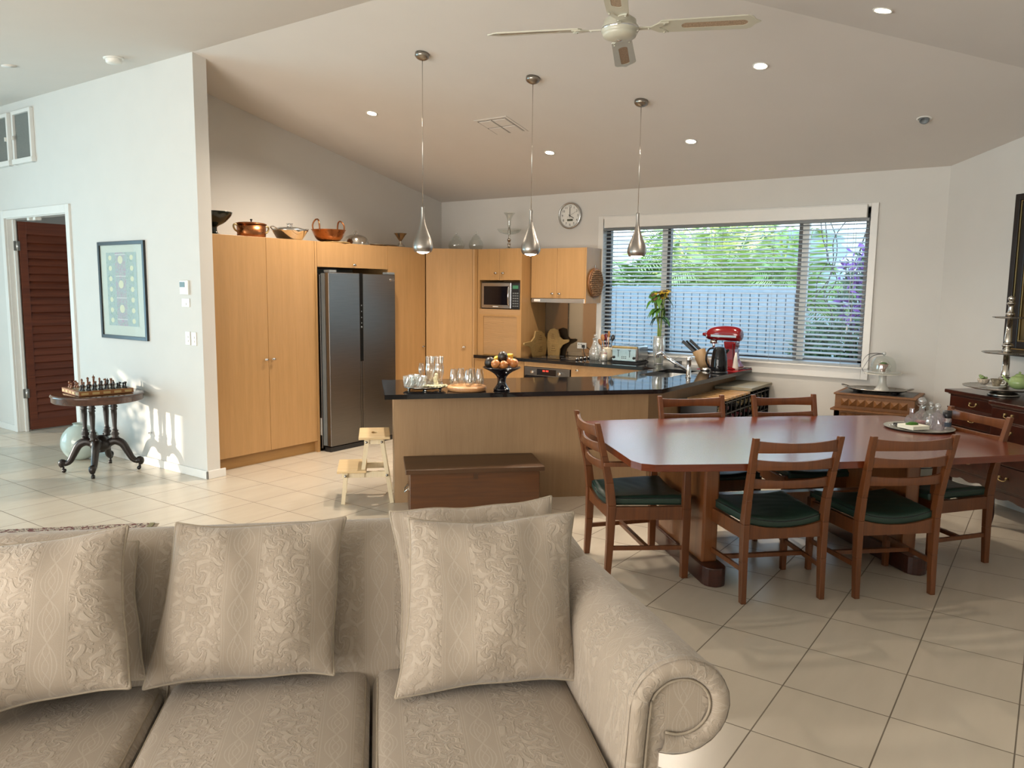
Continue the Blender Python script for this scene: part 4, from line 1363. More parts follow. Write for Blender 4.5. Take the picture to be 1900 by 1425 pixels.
# lower cupboards along the window wall
t = thing('base_cupboard', 'beech base cupboard below the appliance tower', 'cupboard', (6.955, 4.725, 0))
MB().box(.02, 0, .1, .53, .68, ZT).build('carcass', M['beech'], t)
MB().box(.06, 0, 0, .09, .68, .1).build('kickboard', M['kick'], t)
MB().box(0, .002, .1, .019, .678, ZT - .004).build('door', M['beech'], t, bevel=.0015)
t = thing('wall_oven', 'dark steel oven below the cooktop', 'oven', (6.955, 4.13, 0))
MB().box(.02, .01, .1, .53, .585, .775).build('oven_body', M['black'], t)
MB().box(0, .0, .775, .52, .593, ZT - .003).build('filler_panel', M['beechx'], t)
MB().box(-.006, .01, .68, .015, .585, .772).build('control_panel', M['ovensteel'], t, bevel=.002)
MB().box(-.008, .18, .69, -.005, .42, .755).build('display', M['blackgl'], t)
mt = MB()
for k in range(4): mt.box(-.0095, .275 + .018*k + (.006 if k > 1 else 0), .730, -.008, .286 + .018*k + (.006 if k > 1 else 0), .746)
mt.build('clock_digits', M['reddisp'], t)
for y in (.475, .13):
    MB().cyl((-.006, y, .72), (-.026, y, .72), .019, seg=20).build('dial', M['chrome'], t)
MB().box(-.006, .01, .12, .015, .585, .672).build('door', M['blackgl'], t, bevel=.003)
MB().cyl((-.04, .05, .635), (-.04, .545, .635), .009, seg=10).build('handle', M['ovensteel'], t)
t = thing('drawer_base', 'beech drawer cupboard right of the oven', 'cupboard', (6.955, 3.20, 0))
MB().box(.02, 0, .1, .53, .93, ZT).build('carcass', M['beech'], t)
MB().box(.06, 0, 0, .09, .93, .1).build('kickboard', M['kick'], t)
d = MB().box(0, .002, .66, .019, .928, ZT - .004).build('drawer', M['beechx'], t, bevel=.0015)
knob(d, (0, .845, .772), (-1, 0, 0)); knob(d, (0, .28, .772), (-1, 0, 0))
d = MB().box(0, .002, .1, .019, .928, .656).build('drawer', M['beechx'], t, bevel=.0015)

# island body
P1, P2, P3, P4, P5, P6, P7, P8 = (3.87, 3.80), (5.44, 2.425), (7.498, 2.40), (7.498, 5.39), (6.925, 5.40), (6.925, 3.15), (5.98, 3.15), (4.50, 4.45)
t = thing('kitchen_island', 'beech fronted island bench facing the dining side', 'kitchen island', (0, 0, 0))
q0 = AB(.12, 5.73); q1 = AB(.12, 6.36); 
body = [(q0.x, q0.y), (5.53, 2.576), (7.49, 2.56), (7.49, 3.10), (5.93, 3.10), (q1.x, q1.y)]
MB().prism(body, .0, .60).build('bench_body', M['island'], t)
rim = MB()
hole_b = [(6.12, 2.66), (7.02, 2.66), (7.02, 3.04), (6.12, 3.04)]
rim.prism(body, .60, ZT, holes=[hole_b])
rim.build('bench_top_carcass', M['island'], t)
# worktop, one slab
sk = [(6.22, 2.72), (6.92, 2.72), (6.92, 3.02), (6.22, 3.02)]
def rounded(rc, r=.05, n=5):
    (x0, y0), (x1, y1) = rc[0], rc[2]; out = []
    for cx, cy, a0 in ((x1-r, y0+r, -pi/2), (x1-r, y1-r, 0), (x0+r, y1-r, pi/2), (x0+r, y0+r, pi)):
        for k in range(n + 1): out.append((cx + r*cos(a0 + k*pi/2/n), cy + r*sin(a0 + k*pi/2/n)))
    return out
sr = rounded(sk)
solo('worktop', MB().prism([P1, P2, P3, P4, P5, P6, P7, P8], 0, ZC - ZT, holes=[list(reversed(sr))]), M['granite'], (0, 0, ZT), 'polished black stone worktop over island, sink and cooktop', 'worktop')
# sink
t = thing('kitchen_sink', 'stainless undermount sink in the black worktop', 'sink', (6.57, 2.87, ZT - .2))
mb = MB()
n = len(sr)
lo = rounded([(6.25, 2.75), (6.89, 2.75), (6.89, 2.99), (6.25, 2.99)])
vs = [(x-6.57, y-2.87, .199) for x, y in sr] + [(x-6.57, y-2.87, .01) for x, y in lo] + [(0, 0, .0)]
mb.add(vs, [(i, (i+1) % n, (i+1) % n + n, i + n) for i in range(n)] + [(n+i, n+(i+1) % n, 2*n) for i in range(n)], True)
mb.build('basin', M['steelx'], t)
MB().lathe([(.03, 0), (.04, .004), (.02, .006)], (0, 0, .003), 16, True, True).build('drain', M['chrome'], t)
# mixer tap
t = thing('mixer_tap', 'chrome mixer tap with an angled spout by the sink', 'tap', (6.32, 2.575, ZC))
MB().lathe([(.026, 0), (.026, .006), (.021, .01), (.021, .145), (.023, .15), (.023, .175), (.012, .18)], (0, 0, 0), 20, True, True).build('tap_body', M['chrome'], t)
sp_ = MB().tube([(0, 0, .055), (-.03, .12, .125), (-.055, .22, .19)], [.014, .0145, .015], 12)
sp_.tube([(-.055, .215, .195), (-.06, .25, .205), (-.062, .265, .195), (-.062, .268, .160)], [.017, .021, .021, .016], 12)
sp_.build('spout', M['chrome'], t)
MB().tube([(0, 0, .168), (.02, -.01, .176), (.05, -.03, .178)], [.012, .008, .006], 8).build('lever', M['chrome'], t)

# gas cooktop
t = thing('gas_cooktop', 'black cooktop with a row of chrome knobs under the splashback', 'cooktop', (7.03, 4.13, ZC))
MB().box(0, 0, 0, .42, .58, .006).build('glass_plate', M['blackgl'], t)
for k in range(4):
    MB().lathe([(.017, 0), (.017, .012), (.014, .022), (.004, .023)], (.10 + .085*k, .035, .006), 14, True, True).build('control_knob', M['chrome'], t)
for (x, y) in ((.15, .17), (.32, .17), (.15, .42), (.32, .42)):
    MB().lathe([(.072, 0), (.074, .0006), (.078, 0)], (x, y, .006), 32).build('burner_ring', M['grey'], t)

# fridge
t = thing('fridge', 'dark steel double door fridge set between the beech cupboards', 'fridge', (5.07, 5.70, 0))
MB().box(-.015, .11, .03, .91, .62, 1.725).build('cabinet', M['ovensteel'], t, bevel=.004)
MB().box(0, 0, .055, .4, .055, 1.742).build('door', M['fridge'], t, bevel=.006)
MB().box(.444, 0, .055, .905, .055, 1.738).build('door', M['fridge'], t, bevel=.006)
MB().box(-.002, .056, .06, .407, .108, 1.735).box(.413, .056, .06, .905, .108, 1.735).build('door_gasket', M['grey'], t)
cc = MB().box(.4, .002, .868, .444, .055, 1.742)
cc.build('control_strip', M['matte'], t)
MB().box(.4, .0, .055, .4215, .055, .868).build('door_lower_edge', M['fridge'], t)
MB().box(.4265, .0, .055, .444, .055, .868).build('door_lower_edge', M['fridge'], t)
ic = MB()
for z in (1.42, 1.36, 1.30, 1.245): ic.box(.417, .0008, z, .427, .002, z + .012)
ic.cyl((.422, .002, 1.21), (.422, .0005, 1.21), .010, seg=12)
ic.build('control_icon', M['grey'], t)
lg = MB()
lg.cyl((.836, .0, 1.685), (.836, -.0012, 1.685), .0145, seg=24)
lg.build('logo_disc', M['steelx'], t)
mt = MB(); tv, tf = text_geo('LG', .034)
mt.xf(Matrix(((1, 0, 0, .873), (0, 0, -1, -.0008), (0, 1, 0, 1.685), (0, 0, 0, 1)))).add(tv, tf).build('logo_letter', M['steelx'], t)
MB().box(-.0165, .115, .16, -.015, .165, .33).build('energy_label', M['white'], t)
MB().box(.0, .01, .0, .9, .09, .045).build('plinth', M['black'], t)
hg = MB().box(.01, .0, 1.742, .10, .08, 1.765); hg.build('hinge_cover', M['grey'], t, bevel=.004)
MB().box(.80, .0, 1.738, .90, .08, 1.762).build('hinge_cover', M['grey'], t, bevel=.004)
for x in (.04, .85): MB().cyl((x-.012, .07, .02), (x+.012, .07, .02), .02, seg=12).build('castor', M['black'], t)
# ------------------------------------------------------------------ lamps and things on the ceiling
def spot(loc, watts, col=(1.0, .86, .70), size=115, blend=.7, parent=None, r=.03, name='lamp_light'):
    d = bpy.data.lights.new(name, 'SPOT')
    d.energy = watts; d.color = col; d.spot_size = radians(size); d.spot_blend = blend; d.shadow_soft_size = r
    o = bpy.data.objects.new(name, d); COL.objects.link(o)
    o.location = loc
    if parent: o.parent = parent
    return o
PEND_W, DOWN_W = 24, 60
def pendant(label, x, y, zt):
    t = thing('pendant_lamp', label, 'pendant lamp', (x, y, 1.868), group='three brushed pendant lamps over the island')
    H = zt - 1.868
    pr = spline([(.060, 0), (.072, .022), (.0745, .045), (.066, .085), (.046, .135), (.028, .185), (.017, .230), (.0125, .275), (.0125, .335)], 5)
    mb = MB().lathe([(.056, .004)] + [(r - .003, z + .004) for r, z in pr[2:14]], seg=36)
    mb.lathe([(.057, .001)] + pr, seg=36, cap1=True)
    mb.build('shade', M['steel'], t)
    MB().lathe([(.002, -.012), (.028, -.008), (.046, .002), (.054, .010), (.004, .02)], seg=24).build('bulb', M['bulb'], t)
    MB().tube([(0, 0, .33), (0, 0, H - .03)], .0022, 6).build('cord', M['silver'], t)
    an = math.atan(SL)
    c = MB().xf(Matrix.Translation((0, 0, H)) @ Matrix.Rotation(an, 4, 'Y').inverted())
    c.lathe([(.052, .0), (.052, -.022), (.046, -.030), (.030, -.040), (.008, -.046)], seg=24, cap0=True, cap1=True)
    c.build('canopy', M['pewter'], t)
    spot((0, 0, -.02), PEND_W, size=130, parent=t, r=.045)
    return t
pendant('left pendant lamp, a brushed metal teardrop in front of the tall cupboards', 4.391, 3.905, zc(4.391))
pendant('middle pendant lamp, a brushed metal teardrop left of the wall clock', 4.977, 3.334, zc(4.977))
pendant('right pendant lamp, a brushed metal teardrop in front of the window', 5.583, 2.74, zc(5.583))

AN1 = Matrix.Rotation(math.atan(-SL), 4, 'Y')      # aligned with the kitchen ceiling
def on_ceiling(x, y):
    if x + y < HX and y < 2.44:
        return Matrix.Translation((x, y, zs(y))) @ Matrix.Rotation(math.atan(-SL), 4, 'X')
    if x < 3.72:
        return Matrix.Translation((x, y, zl(x))) @ Matrix.Rotation(math.atan(-.1), 4, 'Y')
    return Matrix.Translation((x, y, zc(x))) @ AN1
def put(o, m): o.matrix_world = m; return o
def downlight(x, y, label, lit=True, w=1.0):
    t = thing('downlight', label, 'ceiling light', group='recessed ceiling downlights')
    MB().lathe([(.052, -.001), (.050, -.007), (.041, -.004), (.040, .0)], seg=28).build('trim_ring', M['white'], t)
    MB().lathe([(.0005, -.0045), (.038, -.0035)], seg=24).build('lens', M['lamp'] if lit else M['grey'], t)
    put(t, on_ceiling(x, y))
    if lit: spot((0, 0, -.03), DOWN_W * w, size=150, blend=.9, parent=t, r=.04)
    return t
downlight(5.097, 5.13, 'lit downlight nearest the tall cupboards', True, 1.7)
downlight(6.356, 4.056, 'lit downlight between the middle and right pendant lamps')
downlight(6.438, 2.683, 'lit downlight just right of the right pendant lamp')
downlight(5.328, 1.752, 'lit downlight in front of the ceiling fan blade tip', True, .35)
downlight(4.70, .90, 'lit downlight cut off by the top edge', True, .25)
# unlit tilting fitting near the corner
t = thing('gimbal_light', 'unlit swivelling fitting in the ceiling near the window corner', 'ceiling light')
MB().lathe([(.052, -.001), (.050, -.007), (.038, -.006), (.037, .0)], seg=28).build('trim_ring', M['white'], t)
MB().xf(Matrix.Translation((0, 0, -.008)) @ Matrix.Rotation(radians(28), 4, 'Y')).lathe([(.034, .012), (.032, -.012), (.024, -.014), (.022, -.002), (.001, .0)], seg=24).build('swivel_head', M['grey'], t)
put(t, on_ceiling(6.472, .912))
# air conditioning vent
t = thing('ceiling_vent', 'square four panel air conditioning vent in the sloping ceiling', 'vent')
MB().box(-.175, -.175, -.006, .175, .175, .0).build('vent_frame', M['ceiling'], t, bevel=.003)
g = MB()
for x in (-.15, .0):
    g.box(x, -.15, -.0075, x + .004, .15, -.006); 
for y in (-.15, 0, .146):
    g.box(-.15, y, -.0075, .15, y + .004, -.006)
g.build('vent_slot', M['dark'], t)
for x in (-.073, .077):
    for y in (-.073, .075):
        MB().box(x-.066, y-.066, -.012, x+.066, y+.066, -.006).build('vent_panel', M['ceiling'], t, bevel=.003)
put(t, on_ceiling(5.675, 4.13))
# smoke detector and small disc on the living side ceiling
t = thing('smoke_detector', 'white smoke detector on the left ceiling', 'smoke detector')
MB().lathe([(.075, 0), (.075, -.010), (.068, -.012)], seg=32, cap1=True).build('base_plate', M['white'], t)
MB().lathe([(.060, -.012), (.060, -.034), (.050, -.044), (.002, -.046)], seg=32).build('housing', M['white'], t)
put(t, on_ceiling(3.40, 6.27))
o = MB().lathe([(.055, 0), (.055, -.006), (.001, -.009)], seg=28).build('ceiling_disc', M['ceiling'], None)
props(o, 'small flat round cover on the ceiling at the left edge', 'cover plate'); put(o, on_ceiling(2.971, 7.059))

# ceiling fan
FX, FY, FZ = 3.55, 1.87, 2.862
t = thing('ceiling_fan', 'off white ceiling fan with four cane panelled blades', 'ceiling fan', (FX, FY, FZ))
H = zs(FY) - FZ
MB().lathe([(.012, .05), (.012, H - .03)], seg=12).build('downrod', M['fanw'], t)
MB().lathe([(.014, H - .09), (.055, H - .05), (.065, H - .01), (.065, H + .02)], seg=24, cap0=True).build('canopy', M['fanw'], t)
MB().lathe([(.002, -.042), (.045, -.040), (.078, -.028), (.086, -.012), (.082, -.006), (.092, .0), (.092, .018), (.080, .028), (.078, .05), (.05, .07), (.012, .075)], seg=40).build('motor_housing', M['fanw'], t)
MB().lathe([(.0925, .004), (.094, .008), (.0925, .012)], seg=40).lathe([(.014, -.046), (.012, -.050), (.001, -.050)], (0, 0, .003), 16).build('motor_trim', M['chrome'], t)
BA = radians(-66)
for k in range(4):
    an = BA + k * pi / 2
    R_ = Matrix.Rotation(an, 4, 'Z') @ Matrix.Rotation(radians(-11), 4, 'X')
    b = MB().xf(R_)
    ol = [(.20, -.052), (.60, -.060), (.625, -.048), (.640, -.020), (.665, 0), (.640, .020), (.625, .048), (.60, .060), (.20, .052), (.185, .03), (.185, -.03)]
    hl = []
    for (cx, s0) in ((.325, 1), (.575, 0)):
        for j in range(9):
            th = (pi/2 + pi*j/8) if s0 else (-pi/2 + pi*j/8)
            hl.append((cx + .024*cos(th) - (.006 if s0 else -.006), .024*sin(th)))
    b.prism(ol, .012, .018, holes=[list(reversed(hl))])
    bl = b.build('blade', M['fanw'], t)
    MB().xf(R_).prism([(x, y*1.02) for x, y in hl], .0135, .0165).build('cane_panel', M['cane'], bl)
    ir = MB().xf(R_)
    ir.prism([(.07, -.012), (.15, -.010), (.19, -.042), (.235, -.044), (.215, -.020), (.19, 0), (.215, .020), (.235, .044), (.19, .042), (.15, .010), (.07, .012)], .006, .012)
    for (x, y) in ((.14, 0), (.215, .038), (.215, -.038)):
        ir.cyl((x, y, .002), (x, y, .008), .005, seg=8)
    ir.build('blade_bracket', M['fanw'], t)

# ------------------------------------------------------------------ things on the left wall
X1 = 3.72
t = thing('framed_print', 'black framed faded print with pale medallions on the left wall', 'picture', (X1, 6.49, 1.115))
W_, H_ = .775, .872; fb = .032
MB().box(-.022, 0, 0, -.001, fb, H_).box(-.022, W_-fb, 0, -.001, W_, H_).box(-.022, fb, 0, -.001, W_-fb, fb).box(-.022, fb, H_-fb, -.001, W_-fb, H_).build('frame', M['black'], t, bevel=.002)
MB().box(-.008, fb, fb, -.003, W_-fb, H_-fb).build('mount', M['mat'], t)
pr = MB().add([(-.0095, .14, .12), (-.0095, .645, .12), (-.0095, .645, .775), (-.0095, .14, .775)], [(0, 1, 2, 3)], False, [(1, 0), (0, 0), (0, 1), (1, 1)])
pr.build('print', M['print'], t)
MB().box(-.014, fb, fb, -.012, W_-fb, H_-fb).build('glazing', M['pane'], t)
t = thing('thermostat', 'white thermostat with a grey display near the wall end', 'thermostat', (X1, 5.85, 1.527))
MB().box(-.02, 0, 0, 0, .12, .118).build('case', M['white'], t, bevel=.004)
MB().box(-.0215, .045, .062, -.02, .115, .104).build('display', M['lcd'], t)
def plate(label, y, z, w, h, n, vert=True):
    t = thing('switch_plate', label, 'switch', (X1, y, z))
    MB().box(-.008, 0, 0, 0, w, h).build('plate', M['white'], t, bevel=.003)
    for k in range(n):
        MB().box(-.012, w*.5 - .012, h*(.22 + .3*k), -.008, w*.5 + .004, h*(.22 + .3*k) + .018).build('rocker', M['white'], t, bevel=.002)
plate('small square white switch plate just under the thermostat', 5.857, 1.425, .11, .072, 1)
plate('left one of two upright white switch plates near the wall end', 5.868, 1.112, .068, .112, 2)
plate('right one of two upright white switch plates near the wall end', 5.78, 1.110, .068, .112, 2)
o = MB().cyl((0, 0, 0), (-.03, 0, 0), .006, seg=8).build('door_stop', M['chrome'], None); o.location = (3.716, 6.52, .30)
props(o, 'tiny metal door stop pin on the wall behind the round table', 'door stop')

# round table with a turned four column base
RT = (3.345, 6.68, 0)
t = thing('round_table', 'small dark round occasional table on a carved four footed base', 'table', RT)
MB().lathe([(.001, .685), (.346, .685), (.358, .680), (.362, .670), (.353, .662), (.353, .625), (.346, .618), (.001, .618)], seg=56).build('table_top', M['rtop'], t)
hub = MB().lathe([(.001, .19), (.07, .19), (.085, .215), (.085, .255), (.06, .275), (.045, .30), (.028, .312), (.001, .315)], seg=28)
hub.lathe([(.001, .165), (.025, .165), (.04, .175), (.03, .19)], seg=20)
hub.build('hub', M['rosew'], t)
cp = [(.020, .285), (.030, .295), (.022, .305), (.034, .325), (.022, .345), (.030, .355), (.020, .362), (.017, .39), (.024, .50), (.0225, .535), (.030, .542), (.022, .552), (.032, .565), (.024, .58), (.033, .618)]
for k in range(4):
    a = radians(38) + k*pi/2
    MB().lathe(cp, (.125*cos(a), .125*sin(a), 0), 18, True, True).build('column', M['rosew'], t)
for k in range(4):
    a = radians(50) + k*pi/2
    ux, uy = cos(a), sin(a)
    pp = spline([(.05, .235, .034), (.11, .262, .036), (.17, .235, .034), (.21, .165, .030), (.245, .10, .026), (.28, .078, .024), (.305, .088, .030), (.312, .070, .026), (.303, .05, .018)], 5)
    lg = MB()
    lg.tube([(ux*r, uy*r, z) for r, z, w in pp], [w for r, z, w in pp], 12)
    lg.sphere((ux*.13, uy*.13, .292), .018, 10, 8)
    l_ = lg.build('leg', M['rosew'], t)
    MB().tube([(ux*.30, uy*.30, .05), (ux*.303, uy*.303, .022)], [.010, .010], 8).cyl((ux*.295-uy*.012, uy*.295+ux*.012, .016), (ux*.295+uy*.012, uy*.295-ux*.012, .016), .016, seg=14).build('castor', M['rosew'], l_)
# big pale glass vase behind it
o = solo('floor_vase', MB().lathe(spline([(.055, .0), (.11, .03), (.155, .10), (.163, .165), (.145, .235), (.095, .295), (.055, .315), (.050, .325), (.058, .335)], 5), seg=40, cap0=True), M['vaseg'], (3.47, 7.30, 0), 'round pale greenish vase on the floor behind the round table', 'vase')
# chess board and men
CBZ = .685
cba = radians(-8.5)
CB = Matrix.Translation((3.345, 6.68, CBZ)) @ Matrix.Rotation(cba, 4, 'Z')
t = thing('chess_board', 'decorated wooden chess board box on the round table', 'chess board', (3.345, 6.68, CBZ), cba)
MB().box(-.215, -.215, .004, .215, .215, .042).build('board_box', M['carved'], t, bevel=.002)
MB().box(-.19, -.19, .042, .19, .19, .0432).build('playing_field', M['chesst'], t)
eb = MB()
for s in (-1, 1):
    for k in range(5):
        x = -.17 + k*.085
        eb.box(x-.028, s*.2165-.0008, .014, x+.028, s*.2165+.0008, .032); eb.box(s*.2165-.0008, x-.028, .014, s*.2165+.0008, x+.028, .032)
eb.build('edge_inlay', M['chessm'], t)
S_ = .0475
men = {
 'pawn': [(.013, 0), (.014, .005), (.008, .010), (.005, .026), (.008, .029), (.0085, .036), (.005, .042), (.001, .043)],
 'rook': [(.014, 0), (.015, .006), (.008, .012), (.0065, .034), (.011, .038), (.011, .052), (.008, .052), (.008, .048), (.001, .048)],
 'bishop': [(.014, 0), (.015, .006), (.008, .012), (.006, .036), (.010, .039), (.006, .042), (.010, .050), (.007, .060), (.002, .066), (.001, .068)],
 'queen': [(.015, 0), (.016, .007), (.009, .014), (.0065, .045), (.011, .048), (.007, .052), (.012, .068), (.008, .070), (.003, .076), (.001, .077)],
 'king': [(.015, 0), (.016, .007), (.010, .014), (.007, .050), (.012, .053), (.008, .057), (.013, .074), (.009, .078), (.003, .084), (.003, .092), (.001, .093)],
 'knight': [(.014, 0), (.015, .006), (.009, .012), (.008, .020), (.009, .026)],
}
protos = {}
def man(kind, col, fx, fy, scale=1.0):
    key = (kind, col)
    p = CB @ Vector(((fx - 3.5) * S_, (fy - 3.5) * S_, .0432))
    lab = '%s chess %s standing on the board' % (col, kind)
    if key in protos:
        o = protos[key].copy(); COL.objects.link(o)
    else:
        mb = MB().lathe([(r*scale, z*scale) for r, z in men[kind]], seg=14, cap0=True)
        if kind == 'knight':
            mb.tube([(0, 0, .02), (-.004, 0, .036), (.002, 0, .048), (.010, 0, .046), (.015, 0, .040)], [.009, .009, .009, .007, .004], 8)
            mb.tube([(-.002, 0, .048), (-.004, 0, .058)], [.004, .001], 6)
        o = mb.build('chess_' + kind, M['chessd'] if col == 'black' else M['chessl'], None)
        props(o, lab, 'chess piece', '%s chess %ss' % (col, kind))
        protos[key] = o
    o.location = p; o.rotation_euler = (0, 0, cba + (0 if col == 'black' else pi))
back = ['rook', 'knight', 'bishop', 'queen', 'king', 'bishop', 'knight', 'rook']
# local x runs to the wall; the black men stand on the near side (small x), brown men behind
for i in range(8):
    man(back[i], 'black', i, 0.0); man('pawn', 'black', i, 1.0)
    man(back[i], 'brown', i, 7.0); man('pawn', 'brown', i, 6.0)
# ------------------------------------------------------------------ on the island
def disc(r, h, z=0, b=.003):
    return [(.001, z), (r - b, z), (r, z + b), (r, z + h - b), (r - b, z + h), (.001, z + h)]
t = thing('serving_tray', 'round silver footed tray of glasses on the left of the island', 'tray', AB(.345, 5.71, ZC))
MB().lathe([(.001, .016), (.145, .016), (.158, .024), (.160, .028), (.156, .028), (.143, .021), (.001, .021)], seg=40).build('tray_plate', M['silver'], t)
for k in range(4):
    a = pi/4 + k*pi/2
    MB().lathe([(.012, 0), (.010, .008), (.006, .018)], (.115*cos(a), .115*sin(a), 0), 10, True, True).build('foot', M['silver'], t)
TZ = ZC + .0215
def glassware(name, label, cat, prof, loc, mat, group=None, seg=24, flute=0):
    mb = MB()
    n = len(prof)
    if flute:
        vs = []; fs = []
        for i, (r, z) in enumerate(prof):
            for k in range(seg):
                th = 2*pi*k/seg; rr = r * (1 + (.045 if (k + i) % 2 else -.02) * (1 if 0 < i < n - 1 else 0))
                vs.append((rr*cos(th), rr*sin(th), z))
        for i in range(n-1):
            for k in range(seg): fs.append((i*seg+k, i*seg+(k+1) % seg, (i+1)*seg+(k+1) % seg, (i+1)*seg+k))
        fs.append(tuple(range(seg)))
        mb.add(vs, fs, False)
    else:
        mb.lathe(prof, seg=seg, cap0=True)
    o = mb.build(name, mat, None); o.location = loc
    return props(o, label, cat, group)
G1 = 'glasses on the silver tray'
tum = [(.030, 0), (.034, .012), (.036, .035), (.040, .060), (.042, .085), (.0395, .085), (.036, .04), (.030, .014), (.001, .012)]
for (a, b, lb) in ((.225, 5.645, 'cut crystal tumbler at the left front of the silver tray'), (.315, 5.640, 'cut crystal tumbler in front of the tall glasses on the tray'), (.268, 5.735, 'cut crystal tumbler at the back left of the silver tray')):
    glassware('crystal_tumbler', lb, 'glass', tum, AB(a, b, TZ), M['crystal'], G1, 20, 1)
glassware('champagne_flute', 'slim flute glass behind the tumblers on the tray', 'glass', [(.030, 0), (.004, .004), (.004, .05), (.016, .07), (.022, .11), (.018, .165), (.017, .165), (.020, .11), (.001, .075)], AB(.325, 5.80, TZ), M['wineg'], G1)
bt = spline([(.034, 0), (.036, .01), (.024, .03), (.026, .06), (.036, .11), (.036, .135), (.031, .165), (.033, .195), (.036, .222)], 4)
bt = bt + [(r - .003, z) for r, z in reversed(bt[6:])] + [(.001, .02)]
glassware('tall_beer_glass', 'left tall waisted beer glass on the silver tray', 'glass', bt, AB(.385, 5.72, TZ), M['wineg'], G1)
glassware('tall_beer_glass', 'right tall waisted beer glass on the silver tray', 'glass', bt, AB(.452, 5.715, TZ), M['wineg'], G1)
random.seed(5)
sh = MB()
for i in range(130):
    a = random.uniform(0, 2*pi); r = sqrt(random.random()) * .085
    sh.sphere((r*cos(a)*1.1, r*sin(a)*.35, .006 + random.random()*.012), random.uniform(.005, .009), 7, 5, random.uniform(.8, 1.4), random.uniform(.8, 1.4), .8)
o = solo('shell_heap', sh, M['pearlw'], AB(.415, 5.635, TZ), 'heap of tiny white shells along the front of the silver tray', 'shells', rz=A45); o['kind'] = 'stuff'
o = solo('white_coral', MB().tube(spline([(0, 0, 0), (.012, .005, .03), (-.004, 0, .055), (.010, 0, .085)], 4), [.022 - .0009*k for k in range(13)], 8).sphere((.008, 0, .088), .014, 10, 8).tube([(0, 0, .04), (-.018, 0, .06), (-.022, 0, .075)], [.009, .006, .003], 6), M['pearlw'], AB(.422, 5.672, TZ), 'small knobbly white coral between the tall beer glasses', 'ornament')

o = solo('round_board', MB().lathe([(.001, 0), (.130, 0), (.142, .006), (.144, .028), (.140, .033), (.001, .033)], seg=48), M['acacia'], AB(.648, 5.625, ZC), 'round wooden board carrying stemless wine glasses', 'board')
wg = spline([(.017, 0), (.026, .014), (.0315, .045), (.030, .075), (.024, .112), (.021, .125)], 4)
wg = wg + [(r - .0015, z) for r, z in reversed(wg[2:])] + [(.001, .006)]
for (a, b, lb) in ((.553, 5.64, 'stemless wine glass at the far left of the round board'), (.610, 5.68, 'second stemless wine glass from the left on the round board'), (.655, 5.575, 'front middle stemless wine glass on the round board'),
                   (.690, 5.665, 'fourth stemless wine glass from the left on the round board'), (.742, 5.625, 'stemless wine glass at the far right of the round board')):
    glassware('stemless_wine_glass', lb, 'glass', wg, AB(a, b, ZC + .0335), M['wineg'], 'stemless glasses on the round board')

# fruit bowl
FB = AB(.905, 5.61, ZC)
bp_ = spline([(.055, 0), (.062, .008), (.050, .024), (.034, .05), (.031, .075), (.040, .105), (.075, .135), (.125, .160), (.142, .170)], 4)
bp_ = bp_ + [(.138, .174), (.10, .152), (.05, .128), (.001, .12)]
solo('pedestal_bowl', MB().lathe(bp_, seg=44, cap0=True), M['blackgl'], FB, 'glossy black pedestal bowl holding fruit and onions', 'bowl')
def fruit(kind, a, b, z, r, lb):
    m = {'avocado': M['avo'], 'onion': M['onion'], 'lemon': M['lemon']}[kind]
    mb = MB()
    if kind == 'avocado': mb.sphere((0, 0, 0), r, 18, 12, 1.0, .92, 1.12)
    elif kind == 'onion':
        mb.lathe(spline([(.002, -r*.86), (r*.6, -r*.72), (r, -.05*r), (r*.72, r*.62), (r*.2, r*.9), (r*.1, r*1.15), (.001, r*1.2)], 4), seg=20)
    else: mb.lathe(spline([(.001, -r*1.3), (r*.2, -r*1.15), (r*.85, -r*.5), (r*.9, r*.35), (r*.3, r*1.1), (.001, r*1.3)], 4), seg=20)
    o = mb.build(kind, m, None)
    o.location = FB + (AB(a, b) - AB(0, 0)) + Vector((0, 0, z)); o.rotation_euler = (random.uniform(-1, 1) if kind != 'avocado' else .2, random.uniform(-1.2, 1.2), random.uniform(0, 6))
    props(o, lb, 'fruit' if kind != 'onion' else 'onion', 'fruit and onions in the black bowl')
fruit('avocado', -.088, .01, .203, .040, 'dark avocado at the left of the black bowl')
fruit('avocado', .006, .0, .246, .041, 'dark avocado on top of the pile in the black bowl')
fruit('onion', -.055, -.05, .199, .034, 'brown onion at the left front of the black bowl')
fruit('onion', .006, -.055, .193, .033, 'brown onion at the middle front of the black bowl')
fruit('onion', .083, -.03, .203, .036, 'brown onion at the right front of the black bowl')
fruit('onion', .055, .0, .212, .033, 'brown onion beside the avocado under the lemon')
fruit('lemon', .062, .055, .238, .031, 'yellow lemon at the back right of the black bowl')
fruit('lemon', -.028, .05, .222, .030, 'yellow lemon mostly hidden behind the top avocado')
fruit('onion', .0, .02, .165, .036, 'brown onion buried in the middle of the bowl')

